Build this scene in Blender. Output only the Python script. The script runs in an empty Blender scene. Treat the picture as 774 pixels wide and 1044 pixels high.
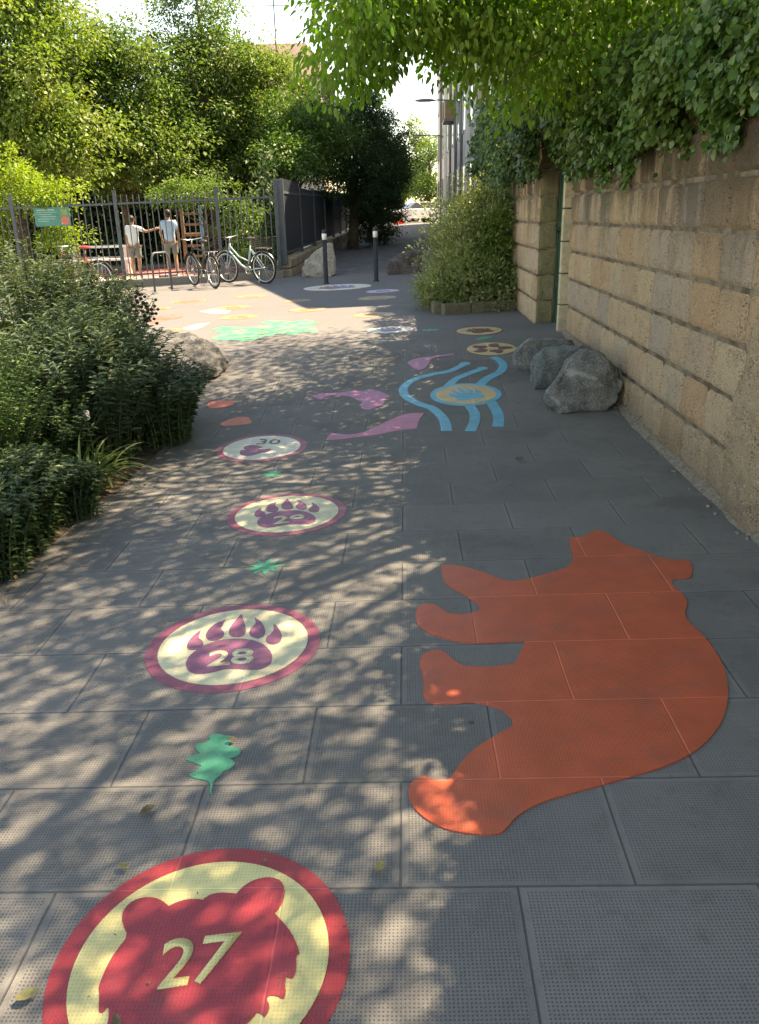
import bpy, bmesh, math, random
import numpy as np
from mathutils import Vector, Matrix, noise

random.seed(7)
RNG = np.random.default_rng(11)
SC = bpy.context.scene
COL = SC.collection
R = math.radians
SUN_AZ, SUN_EL = R(62), R(54)          # azimuth clockwise from +Y


# ---------------------------------------------------------------- terrain
def gz(x, y):
    """height of the ground: a level court, a short ramp, a slow climb, a slight cross fall"""
    t = min(max((y - 5.4) / 4.2, 0.0), 1.0)
    return 0.31 * t * t * (3 - 2 * t) + 0.012 * min(max(y - 20, 0), 45) + 0.0225 * min(max(x, -12), 5)


# ---------------------------------------------------------------- object helpers
def link(o, parent=None):
    COL.objects.link(o)
    if parent is not None:
        o.parent = parent
    return o


def tag(o, label=None, cat=None, group=None, kind=None):
    if label: o['label'] = label
    if cat: o['category'] = cat
    if group: o['group'] = group
    if kind: o['kind'] = kind
    return o


def thing(name, loc, label, cat, group=None, rz=0.0):
    o = bpy.data.objects.new(name, None)
    o.empty_display_size = 0.2
    o.location = loc
    o.rotation_euler = (0, 0, rz)
    link(o)
    return tag(o, label, cat, group)


def obj_from_bm(name, bm, mat, parent=None, smooth=False):
    me = bpy.data.meshes.new(name)
    bm.normal_update()
    bm.to_mesh(me)
    bm.free()
    return obj_from_me(name, me, mat, parent, smooth)


def obj_from_me(name, me, mat, parent=None, smooth=False):
    if mat is not None:
        me.materials.clear()
        for m in (mat if isinstance(mat, (list, tuple)) else [mat]):
            me.materials.append(m)
    if smooth:
        me.polygons.foreach_set('use_smooth', [True] * len(me.polygons))
    o = bpy.data.objects.new(name, me)
    return link(o, parent)


def box(bm, c, s, rz=0.0, bevel=0.0):
    """axis box, centre c, full size s, turned about z"""
    r = bmesh.ops.create_cube(bm, size=1.0)
    vs = r['verts']
    bmesh.ops.scale(bm, vec=s, verts=vs)
    if bevel > 0:
        es = list({e for v in vs for e in v.link_edges})
        rb = bmesh.ops.bevel(bm, geom=es, offset=bevel, segments=2, affect='EDGES', profile=0.6)
        vs = list({v for f in rb['faces'] for v in f.verts} | {v for v in vs if v.is_valid})
    if rz:
        bmesh.ops.rotate(bm, cent=(0, 0, 0), matrix=Matrix.Rotation(rz, 3, 'Z'), verts=vs)
    bmesh.ops.translate(bm, vec=c, verts=vs)
    return vs


def tube(bm, pts, rad, seg=8, cap=True):
    """tapered tube through pts"""
    pts = [Vector(p) for p in pts]
    if not isinstance(rad, (list, tuple)):
        rad = [rad] * len(pts)
    rings = []
    n = len(pts)
    t0 = (pts[1] - pts[0]).normalized()
    ref = Vector((0, 0, 1)) if abs(t0.z) < 0.9 else Vector((1, 0, 0))
    a = t0.cross(ref).normalized()
    for i, p in enumerate(pts):
        t = (pts[min(i + 1, n - 1)] - pts[max(i - 1, 0)])
        t = t.normalized() if t.length > 1e-9 else t0
        a = (a - t * a.dot(t))
        a = a.normalized() if a.length > 1e-6 else t.orthogonal().normalized()
        b = t.cross(a)
        rings.append([bm.verts.new(p + (a * math.cos(2 * math.pi * k / seg) + b * math.sin(2 * math.pi * k / seg)) * rad[i]) for k in range(seg)])
    for i in range(n - 1):
        for k in range(seg):
            k2 = (k + 1) % seg
            bm.faces.new((rings[i][k], rings[i][k2], rings[i + 1][k2], rings[i + 1][k]))
    if cap:
        bm.faces.new(list(reversed(rings[0])))
        bm.faces.new(rings[-1])
    return rings


def torus(bm, c, axis, R0, r0, n=28, m=8):
    c = Vector(c); ax = Vector(axis).normalized()
    u = ax.orthogonal().normalized(); v = ax.cross(u)
    rings = []
    for i in range(n):
        d = u * math.cos(2 * math.pi * i / n) + v * math.sin(2 * math.pi * i / n)
        rings.append([bm.verts.new(c + d * (R0 + r0 * math.cos(2 * math.pi * k / m)) + ax * r0 * math.sin(2 * math.pi * k / m)) for k in range(m)])
    for i in range(n):
        for k in range(m):
            bm.faces.new((rings[i][k], rings[(i + 1) % n][k], rings[(i + 1) % n][(k + 1) % m], rings[i][(k + 1) % m]))


def ball(bm, c, s, sub=2):
    r = bmesh.ops.create_icosphere(bm, subdivisions=sub, radius=1.0)
    bmesh.ops.scale(bm, vec=s, verts=r['verts'])
    bmesh.ops.translate(bm, vec=c, verts=r['verts'])
    return r['verts']


# ---------------------------------------------------------------- materials
def newmat(name):
    m = bpy.data.materials.new(name)
    m.use_nodes = True
    nt = m.node_tree
    nt.nodes.clear()
    out = nt.nodes.new('ShaderNodeOutputMaterial')
    return m, nt, out


def mth(nt, op, a, b=None, c=None, clamp=False):
    n = nt.nodes.new('ShaderNodeMath')
    n.operation = op
    n.use_clamp = clamp
    for i, v in enumerate((a, b, c)):
        if v is None: continue
        if isinstance(v, (int, float)): n.inputs[i].default_value = v
        else: nt.links.new(v, n.inputs[i])
    return n.outputs[0]


def mixc(nt, f, a, b, mode='MIX'):
    n = nt.nodes.new('ShaderNodeMix')
    n.data_type = 'RGBA'
    n.blend_type = mode
    for i, v in ((0, f), (6, a), (7, b)):
        if isinstance(v, (int, float)): n.inputs[i].default_value = v
        elif isinstance(v, (tuple, list)): n.inputs[i].default_value = tuple(v[:3]) + (1,)
        else: nt.links.new(v, n.inputs[i])
    return n.outputs[2]


def noise_tex(nt, vec, scale, detail=4, rough=0.55):
    n = nt.nodes.new('ShaderNodeTexNoise')
    n.inputs['Scale'].default_value = scale
    n.inputs['Detail'].default_value = detail
    n.inputs['Roughness'].default_value = rough
    if vec is not None: nt.links.new(vec, n.inputs['Vector'])
    return n.outputs[0]


def ramp(nt, f, lo, hi):
    n = nt.nodes.new('ShaderNodeMapRange')
    n.interpolation_type = 'SMOOTHSTEP'
    n.inputs[1].default_value = lo
    n.inputs[2].default_value = hi
    nt.links.new(f, n.inputs[0])
    return n.outputs[0]


def bump(nt, h, dist, strength=1.0):
    n = nt.nodes.new('ShaderNodeBump')
    n.inputs['Distance'].default_value = dist
    n.inputs['Strength'].default_value = strength
    nt.links.new(h, n.inputs['Height'])
    return n.outputs[0]


def principled(nt, out, col, rough, normal=None, metallic=0.0, spec=0.5):
    p = nt.nodes.new('ShaderNodeBsdfPrincipled')
    if isinstance(col, (tuple, list)): p.inputs['Base Color'].default_value = tuple(col[:3]) + (1,)
    else: nt.links.new(col, p.inputs['Base Color'])
    if isinstance(rough, (int, float)): p.inputs['Roughness'].default_value = rough
    else: nt.links.new(rough, p.inputs['Roughness'])
    p.inputs['Metallic'].default_value = metallic
    p.inputs['Specular IOR Level'].default_value = spec
    if normal is not None: nt.links.new(normal, p.inputs['Normal'])
    nt.links.new(p.outputs[0], out.inputs[0])
    return p


def coords(nt, kind='Object'):
    return nt.nodes.new('ShaderNodeTexCoord').outputs[kind]


def world_pos(nt):
    return nt.nodes.new('ShaderNodeNewGeometry').outputs['Position']


def pmat(name, c, rough=0.7, var=0.18, scale=5.0, bmp=0.0, bscale=60.0, metallic=0.0, spec=0.4, c2=None):
    """plain procedural material: two-tone noise and a fine bump"""
    m, nt, out = newmat(name)
    v = coords(nt)
    n = noise_tex(nt, v, scale, 5, 0.6)
    a = tuple(x * (1 - var) for x in c)
    b = tuple(min(1, x * (1 + var)) for x in (c2 or c))
    col = mixc(nt, ramp(nt, n, 0.3, 0.7), a, b)
    nm = None
    if bmp > 0:
        nm = bump(nt, noise_tex(nt, v, bscale, 4), bmp)
    principled(nt, out, col, rough, nm, metallic, spec)
    return m


def leafmat(name, c1, c2, c3=None, transl=0.35, rough=0.5, spec=0.35, tcol=None):
    """leaf: colour differs from leaf to leaf, light passes through the blade"""
    m, nt, out = newmat(name)
    g = nt.nodes.new('ShaderNodeNewGeometry')
    rnd = g.outputs['Random Per Island']
    col = mixc(nt, rnd, c1, c2)
    if c3 is not None:
        big = noise_tex(nt, g.outputs['Position'], 0.9, 2)
        col = mixc(nt, ramp(nt, big, 0.45, 0.7), col, c3)
    p = nt.nodes.new('ShaderNodeBsdfPrincipled')
    nt.links.new(col, p.inputs['Base Color'])
    p.inputs['Roughness'].default_value = rough
    p.inputs['Specular IOR Level'].default_value = spec
    t = nt.nodes.new('ShaderNodeBsdfTranslucent')
    tc = mixc(nt, 1.0, col, tcol or (1.25, 1.3, 0.5), 'MULTIPLY')
    nt.links.new(tc, t.inputs['Color'])
    mx = nt.nodes.new('ShaderNodeMixShader')
    mx.inputs[0].default_value = transl
    nt.links.new(p.outputs[0], mx.inputs[1])
    nt.links.new(t.outputs[0], mx.inputs[2])
    nt.links.new(mx.outputs[0], out.inputs[0])
    return m


# ---- paving slabs: 59 x 40 cm, running bond, fine square dimples
SLAB_U, SLAB_V = 0.59, 0.4015


def slab_nodes(nt):
    g = world_pos(nt)
    sep = nt.nodes.new('ShaderNodeSeparateXYZ')
    nt.links.new(g, sep.inputs[0])
    x, y = sep.outputs[0], sep.outputs[1]
    wob = mth(nt, 'MULTIPLY', mth(nt, 'SUBTRACT', noise_tex(nt, g, 1.3, 2), 0.5), 0.012)
    u = mth(nt, 'ADD', mth(nt, 'SUBTRACT', mth(nt, 'MULTIPLY', x, 0.9993), mth(nt, 'MULTIPLY', y, 0.038)), wob)
    v = mth(nt, 'ADD', mth(nt, 'ADD', mth(nt, 'MULTIPLY', x, 0.038), mth(nt, 'MULTIPLY', y, 0.9993)), wob)
    rv = mth(nt, 'DIVIDE', mth(nt, 'SUBTRACT', v, 0.357), SLAB_V)
    row = mth(nt, 'FLOOR', rv)
    fv = mth(nt, 'SUBTRACT', rv, row)
    par = mth(nt, 'FLOORED_MODULO', row, 2.0)
    ru = mth(nt, 'ADD', mth(nt, 'DIVIDE', mth(nt, 'ADD', u, 0.03), SLAB_U), mth(nt, 'MULTIPLY', mth(nt, 'SUBTRACT', 1.0, par), 0.5))
    colm = mth(nt, 'FLOOR', ru)
    fu = mth(nt, 'SUBTRACT', ru, colm)
    du = mth(nt, 'MULTIPLY', mth(nt, 'MINIMUM', fu, mth(nt, 'SUBTRACT', 1.0, fu)), SLAB_U)
    dv = mth(nt, 'MULTIPLY', mth(nt, 'MINIMUM', fv, mth(nt, 'SUBTRACT', 1.0, fv)), SLAB_V)
    d = mth(nt, 'MINIMUM', du, dv)
    jn = mth(nt, 'SUBTRACT', 1.0, ramp(nt, d, 0.0012, 0.0042))          # open joint
    inner = ramp(nt, d, 0.016, 0.019)                                   # plain margin of the slab
    cb = nt.nodes.new('ShaderNodeCombineXYZ')
    nt.links.new(row, cb.inputs[0]); nt.links.new(colm, cb.inputs[1])
    wn = nt.nodes.new('ShaderNodeTexWhiteNoise')
    nt.links.new(cb.outputs[0], wn.inputs['Vector'])
    rnd = wn.outputs['Value']
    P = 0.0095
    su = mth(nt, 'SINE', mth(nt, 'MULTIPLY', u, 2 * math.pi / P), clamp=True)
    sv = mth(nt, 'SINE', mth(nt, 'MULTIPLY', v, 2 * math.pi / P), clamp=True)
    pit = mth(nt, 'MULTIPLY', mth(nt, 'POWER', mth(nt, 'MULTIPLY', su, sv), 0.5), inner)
    return g, jn, inner, pit, rnd


def slab_height(nt, jn, inner, pit, g):
    h = mth(nt, 'MULTIPLY', jn, -1.0)
    h = mth(nt, 'SUBTRACT', h, mth(nt, 'MULTIPLY', pit, 0.42))
    h = mth(nt, 'ADD', h, mth(nt, 'MULTIPLY', noise_tex(nt, g, 220, 3), 0.25))
    h = mth(nt, 'ADD', h, mth(nt, 'MULTIPLY', inner, 0.12))
    return h


def paving_material():
    m, nt, out = newmat('paving_slabs')
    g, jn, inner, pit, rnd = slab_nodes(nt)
    base = mixc(nt, rnd, (0.112, 0.112, 0.110), (0.160, 0.158, 0.153))
    n1 = noise_tex(nt, g, 2.2, 5, 0.65)
    base = mixc(nt, mth(nt, 'MULTIPLY', ramp(nt, n1, 0.35, 0.75), 0.5), base, (0.212, 0.206, 0.192))
    n2 = noise_tex(nt, g, 14, 4, 0.7)
    base = mixc(nt, mth(nt, 'MULTIPLY', ramp(nt, n2, 0.5, 0.75), 0.5), base, (0.07, 0.068, 0.063))
    n3 = noise_tex(nt, g, 420, 2, 0.6)
    base = mixc(nt, mth(nt, 'MULTIPLY', ramp(nt, n3, 0.35, 0.7), 0.45), base, (0.26, 0.25, 0.235))
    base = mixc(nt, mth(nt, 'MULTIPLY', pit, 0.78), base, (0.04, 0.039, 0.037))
    st = noise_tex(nt, g, 0.75, 6, 0.72)
    base = mixc(nt, mth(nt, 'MULTIPLY', ramp(nt, st, 0.52, 0.66), 0.45), base, (0.075, 0.072, 0.066))
    # gum spots and droppings: few, round, dark
    vor = nt.nodes.new('ShaderNodeTexVoronoi')
    vor.inputs['Scale'].default_value = 2.6
    nt.links.new(g, vor.inputs['Vector'])
    wsel = nt.nodes.new('ShaderNodeSeparateColor')
    nt.links.new(vor.outputs['Color'], wsel.inputs[0])
    spot = mth(nt, 'MULTIPLY', mth(nt, 'SUBTRACT', 1.0, ramp(nt, vor.outputs['Distance'], 0.016, 0.04)), ramp(nt, wsel.outputs[0], 0.55, 0.6))
    base = mixc(nt, mth(nt, 'MULTIPLY', spot, 0.75), base, (0.05, 0.048, 0.045))
    base = mixc(nt, mth(nt, 'MULTIPLY', jn, 0.62), base, (0.05, 0.047, 0.04))
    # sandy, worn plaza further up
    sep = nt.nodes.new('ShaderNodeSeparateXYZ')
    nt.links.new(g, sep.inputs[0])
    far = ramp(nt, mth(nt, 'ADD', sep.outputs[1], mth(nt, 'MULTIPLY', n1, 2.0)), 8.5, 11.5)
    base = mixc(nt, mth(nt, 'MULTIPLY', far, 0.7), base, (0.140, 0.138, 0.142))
    nm = bump(nt, slab_height(nt, jn, inner, pit, g), 0.0045, 0.8)
    principled(nt, out, base, 0.82, nm, 0, 0.3)
    return m


def paint_material(name, c, rough=0.5, wear=0.25, wearc=(0.22, 0.205, 0.19), patchy=False):
    """road paint: follows the slabs below, rubbed thin along joints and in patches"""
    m, nt, out = newmat(name)
    g, jn, inner, pit, rnd = slab_nodes(nt)
    n1 = noise_tex(nt, g, 7, 4, 0.6)
    col = mixc(nt, ramp(nt, n1, 0.3, 0.7), tuple(x * 0.88 for x in c), tuple(min(1, x * 1.08) for x in c))
    col = mixc(nt, mth(nt, 'MULTIPLY', pit, 0.42), col, tuple(x * 0.5 for x in c))
    rub = ramp(nt, noise_tex(nt, g, 60, 5, 0.75), 0.62, 0.72)
    if patchy:
        rub = ramp(nt, noise_tex(nt, g, 6, 6, 0.75), 0.43, 0.62)
    col = mixc(nt, mth(nt, 'MULTIPLY', rub, wear), col, wearc)
    col = mixc(nt, mth(nt, 'MULTIPLY', jn, 0.45), col, tuple(min(1, x * 1.5 + 0.06) for x in c))
    gr = ramp(nt, noise_tex(nt, g, 3.1, 6, 0.75), 0.48, 0.72)
    col = mixc(nt, mth(nt, 'MULTIPLY', gr, 0.34), col, (0.11, 0.092, 0.08))
    fl = ramp(nt, noise_tex(nt, g, 130, 3, 0.6), 0.66, 0.72)
    col = mixc(nt, mth(nt, 'MULTIPLY', fl, 0.4), col, (0.12, 0.11, 0.10))
    h = slab_height(nt, jn, inner, pit, g)
    nm = bump(nt, h, 0.003, 0.75)
    principled(nt, out, col, rough, nm, 0, 0.45)
    return m


def block_material(name, ca, cb, cgrey, stain=0.8):
    """coarse pressed stone blocks: one tone per block, speckle, pits, soot runs"""
    m, nt, out = newmat(name)
    g = world_pos(nt)
    at = nt.nodes.new('ShaderNodeAttribute'); at.attribute_name = 'tone'
    t = at.outputs['Fac']
    col = mixc(nt, t, ca, cb)
    at2 = nt.nodes.new('ShaderNodeAttribute'); at2.attribute_name = 'grey'
    col = mixc(nt, at2.outputs['Fac'], col, cgrey)
    n = noise_tex(nt, g, 9, 6, 0.7)
    col = mixc(nt, mth(nt, 'MULTIPLY', ramp(nt, n, 0.5, 0.75), 0.4), col, tuple(x * 0.6 for x in cgrey))
    sp = noise_tex(nt, g, 85, 4, 0.75)
    col = mixc(nt, mth(nt, 'MULTIPLY', ramp(nt, sp, 0.54, 0.68), 0.6), col, (0.92, 0.82, 0.66))
    col = mixc(nt, mth(nt, 'MULTIPLY', mth(nt, 'SUBTRACT', 1.0, ramp(nt, sp, 0.34, 0.47)), 0.6), col, (0.2, 0.14, 0.09))
    vo = nt.nodes.new('ShaderNodeTexVoronoi'); vo.inputs['Scale'].default_value = 62; nt.links.new(g, vo.inputs['Vector'])
    pits = mth(nt, 'MULTIPLY', mth(nt, 'SUBTRACT', 1.0, ramp(nt, vo.outputs['Distance'], 0.16, 0.42)), ramp(nt, n, .38, .6))
    col = mixc(nt, mth(nt, 'MULTIPLY', pits, .75), col, tuple(x * .30 for x in ca))
    # soot and moss runs below the coping and splash dirt at the foot
    mp = nt.nodes.new('ShaderNodeMapping'); mp.inputs['Scale'].default_value = (3.5, 3.5, 0.55)
    nt.links.new(g, mp.inputs[0])
    run = noise_tex(nt, mp.outputs[0], 1.0, 5, 0.65)
    sep = nt.nodes.new('ShaderNodeSeparateXYZ'); nt.links.new(g, sep.inputs[0])
    top = ramp(nt, sep.outputs[2], 0.9, 2.0)
    sr = mth(nt, 'MULTIPLY', ramp(nt, mth(nt, 'ADD', run, mth(nt, 'MULTIPLY', top, 0.2)), 0.52, 0.72), mth(nt, 'MULTIPLY', top, stain))
    col = mixc(nt, sr, col, (0.06, 0.048, 0.036))
    foot = mth(nt, 'SUBTRACT', 1.0, ramp(nt, mth(nt, 'ADD', sep.outputs[2], mth(nt, 'MULTIPLY', run, 0.5)), 0.25, 0.75))
    col = mixc(nt, mth(nt, 'MULTIPLY', foot, 0.5), col, (0.2, 0.165, 0.12))
    h = mth(nt, 'SUBTRACT', mth(nt, 'ADD', mth(nt, 'MULTIPLY', noise_tex(nt, g, 38, 6, 0.8), 1.2), mth(nt, 'MULTIPLY', ramp(nt, sp, 0.45, 0.6), 0.35)), mth(nt, 'MULTIPLY', pits, .6))
    principled(nt, out, col, 0.92, bump(nt, h, 0.024, 1.0), 0, 0.15)
    return m


def rock_material(name, c, vein=(0.6, 0.6, 0.56), veina=0.7, dark=(0.1, 0.105, 0.1), axis=(1, 0.4, 1)):
    m, nt, out = newmat(name)
    v = coords(nt)
    n = noise_tex(nt, v, 5, 8, 0.7)
    col = mixc(nt, ramp(nt, n, 0.35, 0.65), dark, c)
    mp = nt.nodes.new('ShaderNodeMapping'); mp.inputs['Rotation'].default_value = axis
    nt.links.new(v, mp.inputs[0])
    w = nt.nodes.new('ShaderNodeTexWave')
    w.inputs['Scale'].default_value = 1.1; w.inputs['Distortion'].default_value = 14
    w.inputs['Detail'].default_value = 4; w.inputs['Detail Scale'].default_value = 1.4
    nt.links.new(mp.outputs[0], w.inputs[0])
    col = mixc(nt, mth(nt, 'MULTIPLY', mth(nt, 'MULTIPLY', ramp(nt, w.outputs[1], 0.86, 0.99), ramp(nt, n, .42, .6)), veina), col, vein)
    sp = noise_tex(nt, v, 70, 4, 0.7)
    col = mixc(nt, mth(nt, 'MULTIPLY', ramp(nt, sp, 0.5, 0.66), 0.6), col, tuple(min(1, x * 1.9) for x in c))
    col = mixc(nt, mth(nt, 'MULTIPLY', mth(nt, 'SUBTRACT', 1.0, ramp(nt, sp, 0.3, 0.45)), 0.6), col, tuple(x * .5 for x in dark))
    h = mth(nt, 'ADD', noise_tex(nt, v, 14, 8, 0.8), mth(nt, 'MULTIPLY', sp, 0.35))
    principled(nt, out, col, 0.85, bump(nt, h, 0.07, 1.0), 0, 0.3)
    return m

SUN, SKY, EXPO, WBT = 4.4, 0.14, 2.1, 11300
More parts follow.
